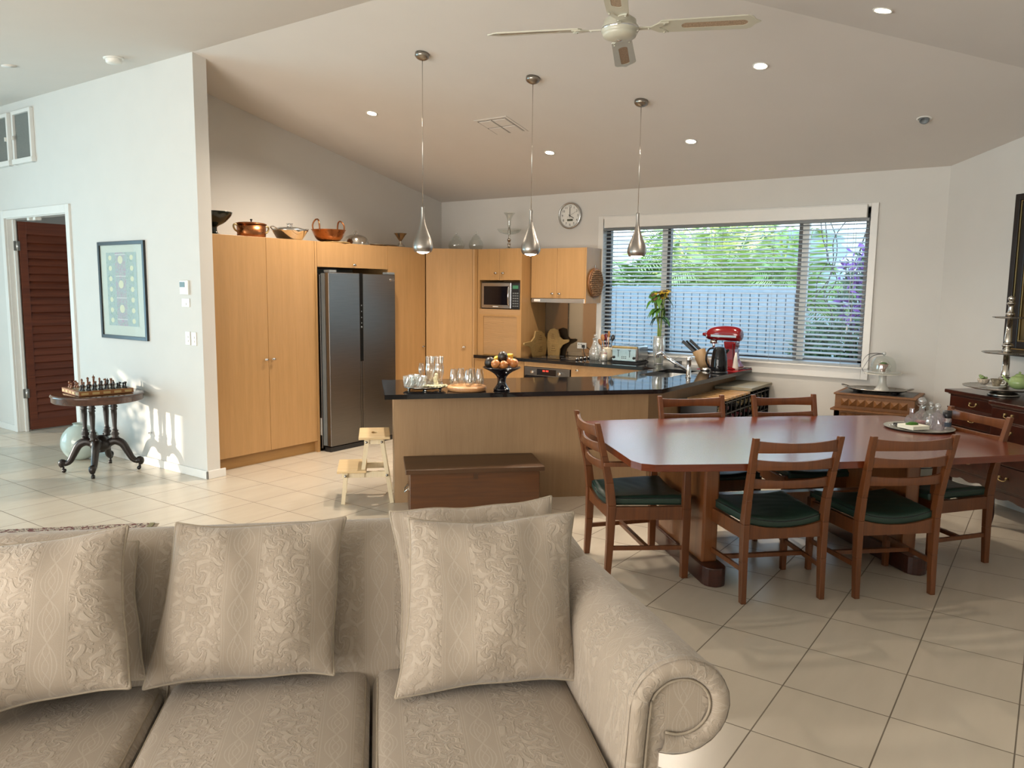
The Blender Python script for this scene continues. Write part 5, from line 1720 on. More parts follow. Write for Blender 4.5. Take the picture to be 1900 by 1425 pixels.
# ------------------------------------------------------------------ bench by the window
t = thing('knife_block', 'slanted knife block with black handled knives by the kettle', 'knife block', (7.03, 2.69, ZC))
MB().xf(Matrix.Rotation(radians(-24), 4, 'X')).lathe([(.045, .02), (.055, .06), (.062, .20), (.055, .205), (.001, .205)], seg=28, cap0=True).build('block', M['blockw'], t)
MB().lathe([(.055, 0), (.055, .012), (.045, .03), (.001, .032)], seg=24, cap0=True).build('base', M['steelx'], t)
KM = Matrix.Rotation(radians(-24), 4, 'X')
kd = (Matrix.Rotation(radians(40), 3, 'X') @ Vector((0, 0, 1)))
for k, (x, y, L) in enumerate(((-.04, .028, .145), (-.012, .040, .16), (.030, .030, .15), (.012, -.015, .14))):
    p = KM @ Vector((x, y, .20)); d = (KM.to_3x3() @ Vector((x*.8, .50, 1))).normalized()
    kn = MB().beam(p, p + d*L, .016, .024, w2=.020, d2=.028)
    o = kn.build('knife', M['black'], None, bevel=.004); o.location = (7.03, 2.69, ZC)
    props(o, ['black knife handle nearest the viewer in the block', 'longest black knife handle in the block', 'black knife handle beside the mixer bowl side', 'rear black knife handle in the block'][k], 'knife', 'knives in the block')
    MB().beam(p - d*.05, p + d*.012, .003, .020).build('blade', M['chrome'], o)
t = thing('kettle', 'glossy black electric kettle at the worktop end', 'kettle', (6.885, 2.515, ZC))
MB().lathe([(.001, 0), (.078, 0), (.080, .006), (.078, .018), (.001, .018)], seg=36).build('base', M['black'], t)
kp = spline([(.074, .020), (.076, .06), (.071, .13), (.060, .20), (.052, .225)], 5)
MB().lathe(kp + [(.046, .236), (.02, .241), (.001, .242)], seg=40, cap0=True).build('body', M['kettle'], t)
MB().tube(spline([(-.03, .045, .228), (-.045, .075, .222), (-.055, .098, .18), (-.055, .102, .11), (-.045, .078, .055), (-.035, .066, .05)], 5), .0085, 10).build('handle', M['kettle'], t)
MB().tube([(.03, -.045, .19), (.048, -.068, .215)], [.018, .011], 10).build('spout', M['kettle'], t)
# stand mixer, head towards +y
t = thing('stand_mixer', 'glossy red stand mixer on a red mat by the window', 'mixer', (7.22, 2.52, ZC + .004), radians(-6))
b = MB().prism([(-.09, -.09), (.09, -.09), (.10, -.02), (.085, .20), (.05, .25), (-.05, .25), (-.085, .20), (-.10, -.02)], 0, .028)
b.build('base', M['red'], t, bevel=.010, bseg=3)
cm = MB()
colp = [(.026, -.085, .030, .075, .085), (.10, -.045, .045, .052, .060), (.20, -.03, .055, .045, .052), (.27, -.04, .065, .052, .070)]
for i in range(len(colp) - 1):
    z0, y0, y0b, w0, d0 = colp[i]; z1, y1, y1b, w1, d1 = colp[i+1]
    cm.hexa([(-w0, y0 - .02, z0), (w0, y0 - .02, z0), (w0, y0b, z0), (-w0, y0b, z0)], [(-w1, y1 - .02, z1), (w1, y1 - .02, z1), (w1, y1b, z1), (-w1, y1b, z1)])
cm.build('column', M['red'], t, bevel=.012, bseg=3, merge=True)
hp = [(-.098, .012, .330), (-.088, .052, .330), (-.03, .066, .338), (.08, .068, .340), (.18, .062, .334), (.235, .050, .326), (.262, .030, .318), (.268, .010, .316)]
hm = MB()
seg = 24; vs = []; fs = []
hs = spline(hp, 4)
for (y, r, z) in hs:
    for k in range(seg):
        th = 2*pi*k/seg; vs.append((r*cos(th), y, z + r*sin(th)*(1.12 if sin(th) > 0 else 1.0)))
for i in range(len(hs) - 1):
    for k in range(seg): fs.append((i*seg+k, i*seg+(k+1) % seg, (i+1)*seg+(k+1) % seg, (i+1)*seg+k))
fs += [tuple(range(seg)), tuple((len(hs)-1)*seg + k for k in range(seg))]
hm.add(vs, fs, True).build('motor_head', M['red'], t)
bn = MB()
for s in (-1, 1):
    bn.box(s*.0655 - .003, -.07, .308, s*.0655 + .003, .19, .330)
bn.box(-.05, .236, .303, .05, .246, .325)
bn.build('trim_band', M['steelx'], t, bevel=.002)
MB().cyl((0, .255, .325), (0, .300, .325), .020, .018, seg=20).build('attachment_hub', M['red'], t)
MB().lathe([(.038, .0), (.040, .02), (.034, .03)], (0, .185, .243), 24, True).lathe([(.012, 0), (.014, .02), (.012, .045)], (0, .185, .20), 12, True).build('beater_shaft', M['chrome'], t)
MB().tube([(-.045, -.03, .26), (-.068, -.045, .20), (-.060, -.05, .05)], .003, 6).build('power_cord', M['black'], t)
solo('mixer_mat', MB().box(-.17, -.13, 0, .20, .27, .004), M['redmat'], (7.25, 2.53, ZC), 'red mat under the stand mixer', 'mat', rz=radians(-4))
solo('spray_bottle', MB().lathe([(.028, 0), (.028, .03), (.017, .12), (.008, .17), (.001, .172)], seg=16, cap0=True), M['porc'], (7.15, 2.452, ZC + .0045), 'small white tapered bottle right behind the kettle', 'bottle')
o = solo('chopping_slab', MB().box(0, 0, 0, .155, .17, .014), M['bluegrey'], (7.335, 2.405, ZC), 'blue grey slab at the far right end of the worktop', 'board', bevel=.002)

# toaster
t = thing('toaster', 'stainless four slice toaster on the bench by the window', 'toaster', (7.19, 3.49, ZC))
MB().box(.012, .0, .012, .27, .30, .175).build('body', M['steelx'], t, bevel=.022, bseg=4)
MB().box(.0, .012, .016, .014, .288, .150).build('front_panel', M['chrome'], t, bevel=.005)
MB().box(.006, .004, .150, .03, .296, .170).build('front_band', M['copper'] if False else M['brass'], t, bevel=.004)
MB().box(.0, .0, .0, .27, .30, .012).build('base', M['black'], t)
for y in (.045, .105, .165, .225): MB().box(.05, y - .012, .1755, .24, y + .012, .1775).build('slot', M['black'], t)
for y in (.085, .215):
    MB().box(-.010, y - .011, .126, .002, y + .011, .132).build('lever', M['black'], t, bevel=.002)
    MB().box(-.0012, y - .003, .06, .0, y + .003, .125).build('lever_slot', M['black'], t)
for y in (.035, .265): MB().lathe([(.015, 0), (.015, .006), (.012, .012), (.001, .013)], seg=16).xf().build('dial', M['black'], t).matrix_local = Matrix.Translation((0, y, .055)) @ Matrix.Rotation(-pi/2, 4, 'Y')
bn = MB()
for y in (.13, .15, .17):
    for z in (.045, .06): bn.box(-.003, y - .005, z, .0, y + .005, z + .007)
bn.build('button', M['black'], t)
MB().tube(spline([(.17, -.005, .03), (.19, -.05, .06), (.22, -.09, .06), (.27, -.12, .03)], 5), .0035, 6).build('power_cord', M['black'], t)

# vase of sunflowers
VX, VY = 7.34, 3.32
t = thing('flower_vase', 'tall glass vase holding drooping sunflowers', 'vase', (VX, VY, ZC))
vp = spline([(.038, .003), (.045, .01), (.052, .06), (.062, .14), (.066, .20), (.060, .26), (.062, .285)], 4)
MB().lathe(vp + [(r - .003, z) for r, z in reversed(vp)], seg=32).lathe([(.001, 0), (.045, 0), (.046, .008), (.001, .012)], seg=28).build('glass_body', M['crystal'], t)
random.seed(12)
heads = [(-.02, .075, .70), (.0, .015, .725), (.01, -.045, .735), (.03, -.01, .70), (-.04, .04, .66)]
for i, (hx, hy, hz) in enumerate(heads):
    f = thing('sunflower', ['leftmost sunflower drooping to the left in the glass vase', 'yellow sunflower at the centre of the bunch', 'highest yellow sunflower at the right of the bunch', 'sunflower at the back of the bunch', 'green sunflower bud at the front of the bunch'][i], 'flower', (VX, VY, ZC), group='sunflowers in the glass vase')
    bx, by = random.uniform(-.025, .025), random.uniform(-.025, .025)
    st_p = spline([(bx, by, .012), (-bx*.6, -by*.6, .28), (hx*.5, hy*.5, .50), (hx*.9, hy*.9, hz - .02)], 5)
    MB().tube(st_p, [.0085 - .0002*k for k in range(len(st_p))], 7).build('stem', M['stem'], f)
    out = Vector((hx*.4 - .3, hy*1.2, 1.0 if i in (1, 2) else .25)).normalized()
    HM = Matrix.Translation((hx, hy, hz)) @ out.to_track_quat('Z', 'Y').to_matrix().to_4x4()
    MB().xf(HM).lathe([(.006, -.012), (.026, -.002), (.028, .004), (.02, .009), (.001, .010)], seg=16).build('flower_head', M['seed'], f)
    pt = MB().xf(HM)
    for k in range(20):
        a = 2*pi*k/20 + random.uniform(-.08, .08); L = random.uniform(.030, .042); dr = random.uniform(-.016, .006)
        c_, s_ = cos(a), sin(a)
        pt.add([(.024*c_ - .006*s_, .024*s_ + .006*c_, .002), ((.024+L*.5)*c_ - .009*s_, (.024+L*.5)*s_ + .009*c_, .004), ((.024+L)*c_, (.024+L)*s_, dr), ((.024+L*.5)*c_ + .009*s_, (.024+L*.5)*s_ - .009*c_, .004), (.024*c_ + .006*s_, .024*s_ - .006*c_, .002)], [(0, 1, 2, 3, 4)])
    pt.build('petal', M['petal'] if i in (1, 2, 3) else M['leaf'], f)
    lf = MB()
    for k in range(3):
        a = random.uniform(0, 2*pi) if k else (1.6 if i % 2 else -1.6)
        j = int(len(st_p) * (.60 + .12*k)); p = Vector(st_p[min(j, len(st_p)-1)])
        L = random.uniform(.10, .16); w = L*.42
        rows = []
        d = Vector((cos(a), sin(a), 0)); s2_ = Vector((-sin(a), cos(a), 0))
        for q in range(7):
            u = q/6; wz = sin(pi * min(1, u*.9 + .08)) ** .8 * w * .5
            c = p + d*L*(u*.85) + Vector((0, 0, .045*sin(pi*u*.6) - .12*u*u))
            rows.append((c - s2_*wz + Vector((0, 0, .008)), c, c + s2_*wz + Vector((0, 0, .008))))
        vs = [v for r in rows for v in r]
        fs = []
        for q in range(6):
            fs += [(3*q, 3*q+1, 3*q+4, 3*q+3), (3*q+1, 3*q+2, 3*q+5, 3*q+4)]
        lf.add(vs, fs, True)
    lf.build('leaf', M['leaf'], f)

# jug of utensils, carafe, jar
t = thing('utensil_jug', 'cream stoneware jug holding wooden spoons', 'jug', (7.35, 3.915, ZC))
MB().lathe([(.050, 0), (.055, .01), (.056, .09), (.050, .125), (.053, .14), (.048, .14), (.046, .12), (.048, .02), (.001, .015)], seg=28, cap0=True).build('body', M['cream'], t)
MB().tube(spline([(-.01, -.05, .12), (-.012, -.085, .115), (-.012, -.09, .07), (-.01, -.055, .04)], 5), .007, 8).build('handle', M['cream'], t)
MB().box(-.058, -.02, .05, -.0555, .02, .085).build('label', M['redmat'], t)
for k, (dx, dy, L, mm) in enumerate(((-.01, .05, .27, 'spoonw'), (.0, .02, .28, 'capred'), (-.005, -.012, .31, 'spoonw'), (.01, -.045, .27, 'black'), (-.015, .075, .22, 'spoonw'), (.01, .0, .25, 'white'))):
    p = Vector((dx*.2, dy*.3, .02)); q = Vector((dx*1.3, dy*1.25, L))
    d = (q - p).normalized()
    o = MB().tube([p, q - d*.06], .0045, 7).xf(Matrix.Translation(q - d*.03) @ d.to_track_quat('Z', 'Y').to_matrix().to_4x4()).sphere((0, 0, 0), .036, 12, 8, .22, .62, 1.0).build('wooden_spoon' if mm == 'spoonw' else 'kitchen_spoon', M[mm], None)
    o.location = (7.35, 3.915, ZC)
    props(o, ['wooden spoon leaning left in the jug', 'red headed spatula in the middle of the jug', 'tallest wooden spoon in the jug', 'black ladle at the right of the jug', 'short wooden spoon leaning far left in the jug', 'white spoon at the centre of the jug'][k], 'spoon', 'utensils in the cream jug')
cr = spline([(.040, 0), (.055, .02), (.062, .07), (.050, .12), (.026, .165), (.018, .20), (.020, .225), (.027, .235)], 4)
t = thing('glass_carafe', 'ribbed glass carafe with a stopper beside the jug', 'carafe', (7.26, 4.02, ZC))
MB().lathe(cr + [(r - .002, z) for r, z in reversed(cr)] + [(.001, .004)], seg=28, cap0=True).build('body', M['crystal'], t)
MB().sphere((0, 0, .262), .018, 12, 8).cyl((0, 0, .225), (0, 0, .25), .010, seg=10).build('stopper', M['crystal'], t)
rb = MB()
for k in range(14):
    th = 2*pi*k/14
    rb.tube([((r + .0005)*cos(th), (r + .0005)*sin(th), z) for r, z in cr[::3]], .0022, 5)
rb.build('rib', M['crystal'], t)
t = thing('sugar_jar', 'small glass jar of sugar in front of the jug', 'jar', (7.235, 3.895, ZC))
MB().lathe([(.034, 0), (.036, .01), (.036, .09), (.028, .105), (.028, .125)], seg=24, cap0=True).build('body', M['crystal'], t)
MB().lathe([(.001, .006), (.030, .006), (.031, .07), (.001, .075)], seg=20).build('sugar', M['porc'], t)
t = thing('power_outlet', 'white double power outlet on the wall left of the window', 'outlet', (7.5, 4.135, .955))
MB().box(-.012, .12, 0, -.002, .235, .068).build('plate', M['white'], t, bevel=.003)
MB().box(-.035, .135, .012, -.012, .165, .045).build('plug', M['black'], t, bevel=.004)
for k in range(2): MB().box(-.014, .175 + .03*k, .042, -.012, .19 + .03*k, .052).build('rocker', M['grey'], t)
bpy.data.objects[t.name].location.x = 7.494
o = solo('black_cable', MB().tube(spline([(0, 0, 0), (-.04, -.02, -.03), (-.07, -.06, -.085), (-.10, -.09, -.095)], 5), .004, 6), M['black'], (7.465, 4.275, .975), 'black cord hanging from the plug in the outlet', 'cord')
o = solo('phone_cable', MB().tube(spline([(0, 0, 0), (-.01, -.06, .05), (0, -.15, .06), (.01, -.25, .03), (0, -.28, -.01)], 6), .0025, 6), M['white'], (7.46, 3.22, .885), 'thin white cable looping along the sill by the vase', 'cable')
t = solo('power_adapter', MB().box(-.03, -.03, 0, .03, .03, .035), M['black'], (7.42, 3.14, ZC), 'black power adapter on the worktop right of the vase', 'adapter', bevel=.004)

# bread boards
def board(name, label, pts, origin, rot, th=.018):
    t = thing(name, label, 'chopping board', origin); t.rotation_euler = rot
    MB().prism(pts, 0, th, 'y').build('board', M['bread'], t, bevel=.003)
    return t
def engrave(t, x0, x1, z0, z1, y):
    g = MB()
    for (a, b, c, d) in ((x0, z0, x1, z0+.004), (x0, z1-.004, x1, z1), (x0, z0, x0+.004, z1), (x1-.004, z0, x1, z1)):
        g.box(a, y-.0008, b, c, y, d)
    g.build('carved_border', M['kick'], t)
    h = MB(); xm = (x0+x1)/2; n = 3
    for k in range(n):
        w = (x1-x0) * (.22 + .09*k); z = z1 - (z1-z0)*(.3 + .2*k)
        x = xm - w/2
        while x < xm + w/2:
            l = .012; h.box(x, y-.0008, z-.004, x+l*.6, y, z+.004); x += l
    h.build('carved_lettering', M['chest'], t)
P_ = [(-.245, .148), (-.235, .135), (-.15, .125), (-.10, .10), (-.06, .05), (-.03, .0), (.22, -.0), (.235, .10), (.20, .19), (.14, .25), (.08, .285), (-.04, .285), (-.05, .22), (-.10, .175), (-.235, .165)]
t = board('bread_board', 'left carved wooden bread board with its handle pointing left', P_, (7.195, 4.765, ZC), (radians(7), 0, 0))
t.location = (7.195, 4.742, ZC + .001)
engrave(t, .0, .21, .02, .135, -.0)
engrave(t, -.01, .15, .16, .265, -.0)
P2_ = [(-.115, 0), (.035, .0), (.050, .08), (.09, .13), (.165, .165), (.175, .18), (.165, .195), (.09, .19), (.055, .22), (.035, .30), (-.02, .315), (-.07, .30), (-.105, .25), (-.12, .15)]
t = board('bread_board', 'right carved wooden bread board with its handle pointing right', P2_, (7.42, 4.60, ZC + .001), (radians(7), 0, radians(-90)))
engrave(t, -.105, .03, .02, .15, 0)
engrave(t, -.09, .02, .17, .28, 0)
# the boards face the room: -y local
# cork trivet on the end panel of the wall cupboard
t = thing('cork_trivet', 'round trivet of wine corks hanging on the wall cupboard end', 'trivet', (7.335, 4.087, 1.68))
MB().xf(Matrix.Rotation(pi/2, 4, 'X')).lathe([(.001, 0), (.150, 0), (.156, .006), (.156, .022), (.148, .026), (.001, .012)], seg=44).build('rim', M['carved'], t)
random.seed(3)
ck = MB()
for i in range(-6, 7):
    for j in range(-6, 7):
        x = i*.0235 + (.011 if j % 2 else 0); z = j*.0215
        if x*x + z*z < .138**2:
            a = (i*7 + j*3) % 4 * pi/4
            ck.cyl((x - .009*cos(a), -.028 - random.random()*.006, z - .009*sin(a)), (x + .009*cos(a), -.028, z + .009*sin(a)), .0105, seg=8)
ck.build('cork', M['cork'], t)
MB().box(-.002, -.006, .155, .002, -.001, .19).build('hanger', M['steelx'], t)

# ------------------------------------------------------------------ wine rack at the island end
t = thing('wine_rack', 'dark metal wine rack with a grey top against the island end', 'wine rack', (6.08, 2.22, 0))
RW, RD, RH = 1.38, .315, .725
fr = MB()
nx, nz = 12, 7
for i in range(nx + 1):
    x = RW*i/nx
    fr.box(x-.004, .0, 0, x+.004, .012, RH-.03).box(x-.004, RD-.012, 0, x+.004, RD, RH-.03)
for j in range(nz + 1):
    z = .02 + (RH-.07)*j/nz
    fr.box(0, .0, z-.004, RW, .012, z+.004).box(0, RD-.012, z-.004, RW, RD, z+.004)
fr.build('rack_frame', M['black'], t)
MB().box(-.005, 0, 0, .008, RD, RH-.03).build('rack_side', M['black'], t)
MB().box(RW-.008, 0, 0, RW+.005, RD, RH-.03).build('rack_side', M['black'], t)
for i in range(7):
    x = .06 + i*.108
    MB().box(x, -.012, RH-.028, x+.078, RD-.03, RH-.010).build('wooden_slat', M['beech'], t)
MB().box(.80, -.02, RH-.01, RW+.02, RD+.01, RH+.018).build('rack_top', M['rackg'], t, bevel=.002)
proto = None
random.seed(19)
for j in range(nz):
    for i in range(nx):
        if random.random() < .18 or j == 0 and random.random() < .3: continue
        x = 6.08 + RW*(i+.5)/nx; z = .02 + (RH-.07)*(j+.5)/nz - .004
        if proto is None:
            proto = thing('wine_bottle', None, None)
            MB().xf(Matrix.Rotation(pi/2, 4, 'X')).lathe([(.001, -.19), (.036, -.19), (.038, -.18), (.038, -.02), (.030, .02), (.0145, .045), (.0145, .09), (.016, .092), (.016, .105), (.013, .106), (.001, .106)], seg=16).build('bottle_body', M['bottle'], proto)
            MB().xf(Matrix.Rotation(pi/2, 4, 'X')).lathe([(.0153, .045), (.0158, .107), (.001, .1075)], seg=14).build('capsule', M['capgold'], proto)
            b0 = proto
        else:
            b0 = copy_tree(proto)
        cpo = [c for c in children(b0) if c.name.startswith('capsule')][0]
        mm = M['capred'] if (j == 5 and i < 8) or random.random() < .15 else (M['capgold'] if random.random() < .6 else M['black'])
        cpo.material_slots[0].link = 'OBJECT'; cpo.material_slots[0].material = mm
        lab = {'burgundy bottle capsule': 'dark wine bottle with a burgundy capsule lying in the rack', 'straw coloured capsule': 'dark wine bottle with a straw coloured capsule lying in the rack', 'black plastic': 'dark wine bottle with a black capsule lying in the rack'}[mm.name]
        props(b0, lab, 'wine bottle', lab.replace('dark wine bottle', 'dark wine bottles'))
        b0.location = (x, 2.335, z)
# ------------------------------------------------------------------ on top of the tall cupboards
KT = 2.036
t = thing('dark_compote', 'dark green pedestal bowl at the left end of the cupboard top', 'bowl', (4.055, 5.985, KT))
cp_ = spline([(.058, 0), (.060, .006), (.030, .018), (.022, .05), (.03, .075), (.09, .11), (.140, .165), (.152, .195)], 4)
MB().lathe(cp_ + [(.146, .195), (.08, .12), (.001, .095)], seg=36, cap0=True).build('bowl_body', plain('dark green glaze', hexc('161c16'), .15), t)
t = thing('copper_pot', 'oval copper pot with lid and brass handles on the cupboard', 'pot', (4.435, 5.99, KT))
cs = dict(sx=1.22, sy=.9)
MB().lathe([(.001, 0), (.105, 0), (.110, .006), (.113, .118), (.001, .118)], seg=36, **cs).build('pot_body', M['copper'], t)
l_ = MB().lathe([(.120, .117), (.120, .124), (.105, .130), (.05, .138), (.001, .140)], seg=36, cap0=True, **cs).build('lid', M['copper'], t)
MB().lathe([(.006, .138), (.006, .150), (.012, .156), (.010, .164), (.001, .166)], seg=12).build('knob', M['black'], l_)
for s in (-1, 1):
    MB().tube(spline([(s*.132, 0, .045), (s*.165, 0, .055), (s*.185, 0, .085), (s*.175, 0, .108), (s*.135, 0, .10)], 5), .008, 8).build('handle', M['brass'], t)
t = thing('steel_wok', 'stainless steel lidded pan on the cupboard top', 'pan', (4.86, 5.99, KT))
MB().lathe([(.001, 0), (.100, 0), (.115, .01), (.165, .085), (.172, .09), (.160, .088), (.001, .02)], seg=40).build('pan_body', M['chrome'], t)
l_ = MB().lathe([(.168, .090), (.165, .098), (.10, .118), (.001, .126)], seg=40, cap0=True).build('lid', M['steelx'], t)
MB().cyl((-.018, 0, .122), (-.018, 0, .150), .010, seg=10).cyl((.018, 0, .122), (.018, 0, .150), .010, seg=10).box(-.030, -.012, .148, .030, .012, .158).build('lid_handle', M['chrome'], l_)
for s in (-1, 1):
    MB().tube(spline([(s*.155, -.035, .088), (s*.195, -.03, .11), (s*.200, 0, .118), (s*.195, .03, .11), (s*.155, .035, .088)], 4), .006, 8).build('handle', M['chrome'], t)
solo('wooden_underplate', MB().lathe([(.001, 0), (.16, 0), (.165, .006), (.16, .012), (.001, .012)], seg=36), M['bread'], (5.39, 5.975, KT), 'flat wooden plate under the copper preserving pan', 'board')
t = thing('preserving_pan', 'old copper preserving pan with two tall loop handles', 'pan', (5.335, 5.985, KT + .0125))
MB().lathe(spline([(.001, 0), (.08, .003), (.125, .03), (.150, .08), (.165, .112), (.172, .116)], 4) + [(.160, .112), (.11, .03), (.001, .010)], seg=40).build('pan_body', M['copper'], t)
for s in (-1, 1):
    MB().tube(spline([(s*.155, -.045, .10), (s*.160, -.048, .16), (s*.150, -.02, .205), (s*.150, .02, .205), (s*.160, .048, .16), (s*.155, .045, .10)], 5), .0075, 8).build('loop_handle', M['copper'], t)
t = thing('food_dome', 'silver domed dish cover with a ring handle on the cupboard', 'dish cover', (5.70, 5.99, KT))
MB().lathe(spline([(.135, 0), (.130, .03), (.110, .075), (.06, .102), (.001, .108)], 5), seg=40).build('dome', M['silver'], t)
MB().tube([(.022*cos(a*pi/8), 0, .126 + .020*sin(a*pi/8)) for a in range(16)], .0045, 6, closed=True).build('ring_handle', M['silver'], t)
solo('oval_platter', MB().lathe([(.001, .006), (.12, .006), (.15, .018), (.153, .020), (.15, .012), (.12, .0), (.001, 0)], seg=40, sx=1.25, sy=.7), M['pewter'], (6.08, 5.96, KT + .004), 'dark oval metal platter lying on the cupboard top', 'platter')
t = thing('silver_goblet', 'short silver goblet on the cupboard top by the left pendant', 'goblet', (6.365, 5.99, KT + .004))
MB().lathe(spline([(.055, 0), (.058, .008), (.035, .035), (.014, .060), (.012, .075), (.030, .10), (.050, .130), (.070, .155), (.073, .158)], 5) + [(.066, .154), (.04, .12), (.001, .105)], seg=32, cap0=True).build('goblet_body', M['silver'], t)
def lidded_jar(label, x, y, s):
    t = thing('glass_jar', label, 'jar', (x, y, 2.046))
    MB().lathe(spline([(.045*s, 0), (.075*s, .012), (.088*s, .055), (.075*s, .10), (.050*s, .118)], 5), seg=28, cap0=True).build('jar_body', M['glass'], t)
    l_ = MB().lathe(spline([(.055*s, .118), (.052*s, .135), (.030*s, .160), (.010*s, .170)], 4), seg=28).build('lid', M['glass'], t)
    MB().lathe(spline([(.006, .168), (.012, .180), (.013, .192), (.004, .205), (.001, .215)], 4), seg=14).build('finial', M['crystal'], l_)
lidded_jar('left squat lidded glass jar on top of the corner pantry', 7.08, 5.78, 1.05)
lidded_jar('right squat lidded glass jar on top of the corner pantry', 7.13, 5.53, .95)
t = thing('glass_epergne', 'tall glass centrepiece with a dish and trumpet vase on the tower', 'centrepiece', (7.2, 5.115, 2.047))
MB().lathe(spline([(.060, 0), (.055, .008), (.020, .025), (.012, .045), (.020, .06), (.010, .075), (.018, .095), (.022, .11), (.010, .125), (.008, .16), (.001, .165)], 4), seg=24, cap0=True).build('metal_stem', M['silver'], t)
MB().lathe(spline([(.012, .165), (.06, .172), (.11, .19), (.138, .225)], 5), seg=36).build('dish', M['glass'], t)
MB().lathe(spline([(.009, .165), (.012, .20), (.010, .235), (.016, .27), (.020, .32), (.040, .37), (.062, .398), (.064, .405)], 5), seg=28).build('trumpet', M['glass'], t)
MB().lathe([(.008, .16), (.014, .20), (.011, .24), (.009, .25)], seg=16).build('collar', M['pewter'], t)

# wall clock
t = thing('wall_clock', 'round silver rimmed wall clock showing four, above the wall cupboard', 'clock', (7.499, 4.497, 2.415))
RX = Matrix.Rotation(-pi/2, 4, 'Y')
MB().xf(RX).lathe([(.143, 0), (.146, .010), (.145, .026), (.136, .034), (.127, .030), (.125, .014)], seg=56, cap0=True).build('rim', M['steelx'], t)
MB().xf(RX).lathe([(.001, .013), (.126, .013)], seg=48).build('dial', M['white'], t)
nm = MB()
for k in range(1, 13):
    a = pi/2 - k*pi/6
    r = .098
    tv, tf = text_geo(str(k), .036)
    yy, zz = r*cos(a), r*sin(a)
    nm.xf(Matrix(((0, 0, -1, -.0138), (-1, 0, 0, -yy), (0, 1, 0, zz), (0, 0, 0, 1)))).add(tv, tf)
o = nm.build('numeral', M['black'], t)
tk = MB()
for k in range(60):
    a = k*pi/30; tk.xf(Matrix.Rotation(a, 4, 'X')).box(-.0145, -.0006, .117, -.0135, .0006, .122)
tk.build('minute_track', M['black'], t)
def hand(name, ang, L, w, x, tail=.02):
    MB().xf(Matrix.Rotation(ang, 4, 'X')).box(x, -w/2, -tail, x+.0012, w/2, L).build(name, M['black'], t)
hand('hour_hand', radians(120), .058, .0065, -.0180)
hand('minute_hand', radians(0), .086, .0055, -.0200)
hand('second_hand', radians(62), .085, .0015, -.0215, .035)
MB().box(-.0150, -.036, -.058, -.0135, .036, -.036).build('display', M['lcd'], t)

# ------------------------------------------------------------------ on the dining table
TT = .7425
t = thing('glass_tray', 'oval frosted glass tray of decanters on the dining table', 'tray', AB(3.425, 4.385, TT), A45)
MB().lathe([(.001, .006), (.19, .006), (.205, .010), (.207, .013), (.203, .012), (.19, .002), (.001, .0)], seg=48, sx=1.0, sy=1.0).build('tray_plate', plain('frosted grey glass', hexc('9c9c92'), .22), t)
def decanter(label, a, b, prof, mat, stop, group='decanters on the oval tray', liquid=None):
    t = thing('decanter', label, 'decanter', AB(a, b, TT + .0065), group=group)
    seg = 20; n = len(prof); vs = []; fs = []
    for i, (r, z) in enumerate(prof):
        for k in range(seg):
            th = 2*pi*k/seg; rr = r * (1 + (.04 if (k + i) % 2 else -.02) * (1 if .05*prof[-1][1] < z < .6*prof[-1][1] else 0))
            vs.append((rr*cos(th), rr*sin(th), z))
    for i in range(n-1):
        for k in range(seg): fs.append((i*seg+k, i*seg+(k+1) % seg, (i+1)*seg+(k+1) % seg, (i+1)*seg+k))
    fs.append(tuple(range(seg)))
    MB().add(vs, fs, False).build('body', mat, t)
    if liquid:
        r_, z_ = liquid
        MB().lathe([(.001, .006), (r_*.9, .006), (r_, z_*.6), (r_*.95, z_), (.001, z_)], seg=20).build('liqueur', M['pink'], t)
    if stop:
        H, r = prof[-1][1], stop
        MB().sphere((0, 0, H + r + .006), r, 12, 9).cyl((0, 0, H - .01), (0, 0, H + .010), .007, seg=8).build('stopper', M['crystal'], t)
    return t
decanter('small round lilac flask without a stopper, at the left on the tray', 3.425, 4.465, spline([(.022, 0), (.034, .012), (.038, .035), (.026, .062), (.012, .075), (.013, .105), (.016, .112)], 3), M['crystalp'], 0)
decanter('tallest cut decanter with a big ball stopper and rosy liqueur', 3.475, 4.435, spline([(.030, 0), (.048, .015), (.053, .045), (.036, .085), (.018, .10), (.016, .125), (.025, .132)], 3), M['crystal'], .026, liquid=(.040, .038))
decanter('pale cut decanter behind the ball stopper one', 3.545, 4.44, spline([(.034, 0), (.038, .02), (.040, .06), (.030, .09), (.012, .105), (.013, .12), (.020, .126)], 3), M['crystal'], .013)
decanter('square shouldered lilac decanter at the front right of the tray', 3.495, 4.315, spline([(.038, 0), (.040, .01), (.041, .075), (.028, .098), (.012, .11), (.014, .125)], 3), M['crystalp'], .018)
decanter('low cut glass pot between the napkins and the lilac decanter', 3.455, 4.33, spline([(.020, 0), (.025, .01), (.024, .06), (.016, .075), (.014, .08)], 3), M['crystalp'], .008)
t = thing('pepper_grinder', 'small grinder jar with a black lid at the right of the tray', 'grinder', AB(3.565, 4.315, TT + .0065))
MB().lathe([(.001, 0), (.026, 0), (.027, .004), (.027, .068), (.022, .074)], seg=20).build('body', M['crystalp'], t)
MB().lathe([(.0275, .018), (.0275, .045)], seg=20).build('label', M['bluegrey'], t)
MB().lathe([(.024, .072), (.026, .078), (.026, .118), (.001, .120)], seg=20, cap0=True).build('lid', M['black'], t)
o = solo('napkin_stack', MB().box(-.065, -.065, 0, .065, .065, .024), M['paper'], AB(3.345, 4.335, TT + .0125), 'stack of white paper napkins on the tray', 'napkins', rz=A45 + radians(8), bevel=.002)
o = solo('green_leaf_ornament', MB().lathe([(.001, 0), (.036, 0), (.034, .010), (.02, .016), (.001, .018)], seg=9, sx=1.2, sy=.7), M['leaf'], AB(3.335, 4.335, TT + .037), 'small green ornament resting on the napkins', 'ornament', rz=A45)
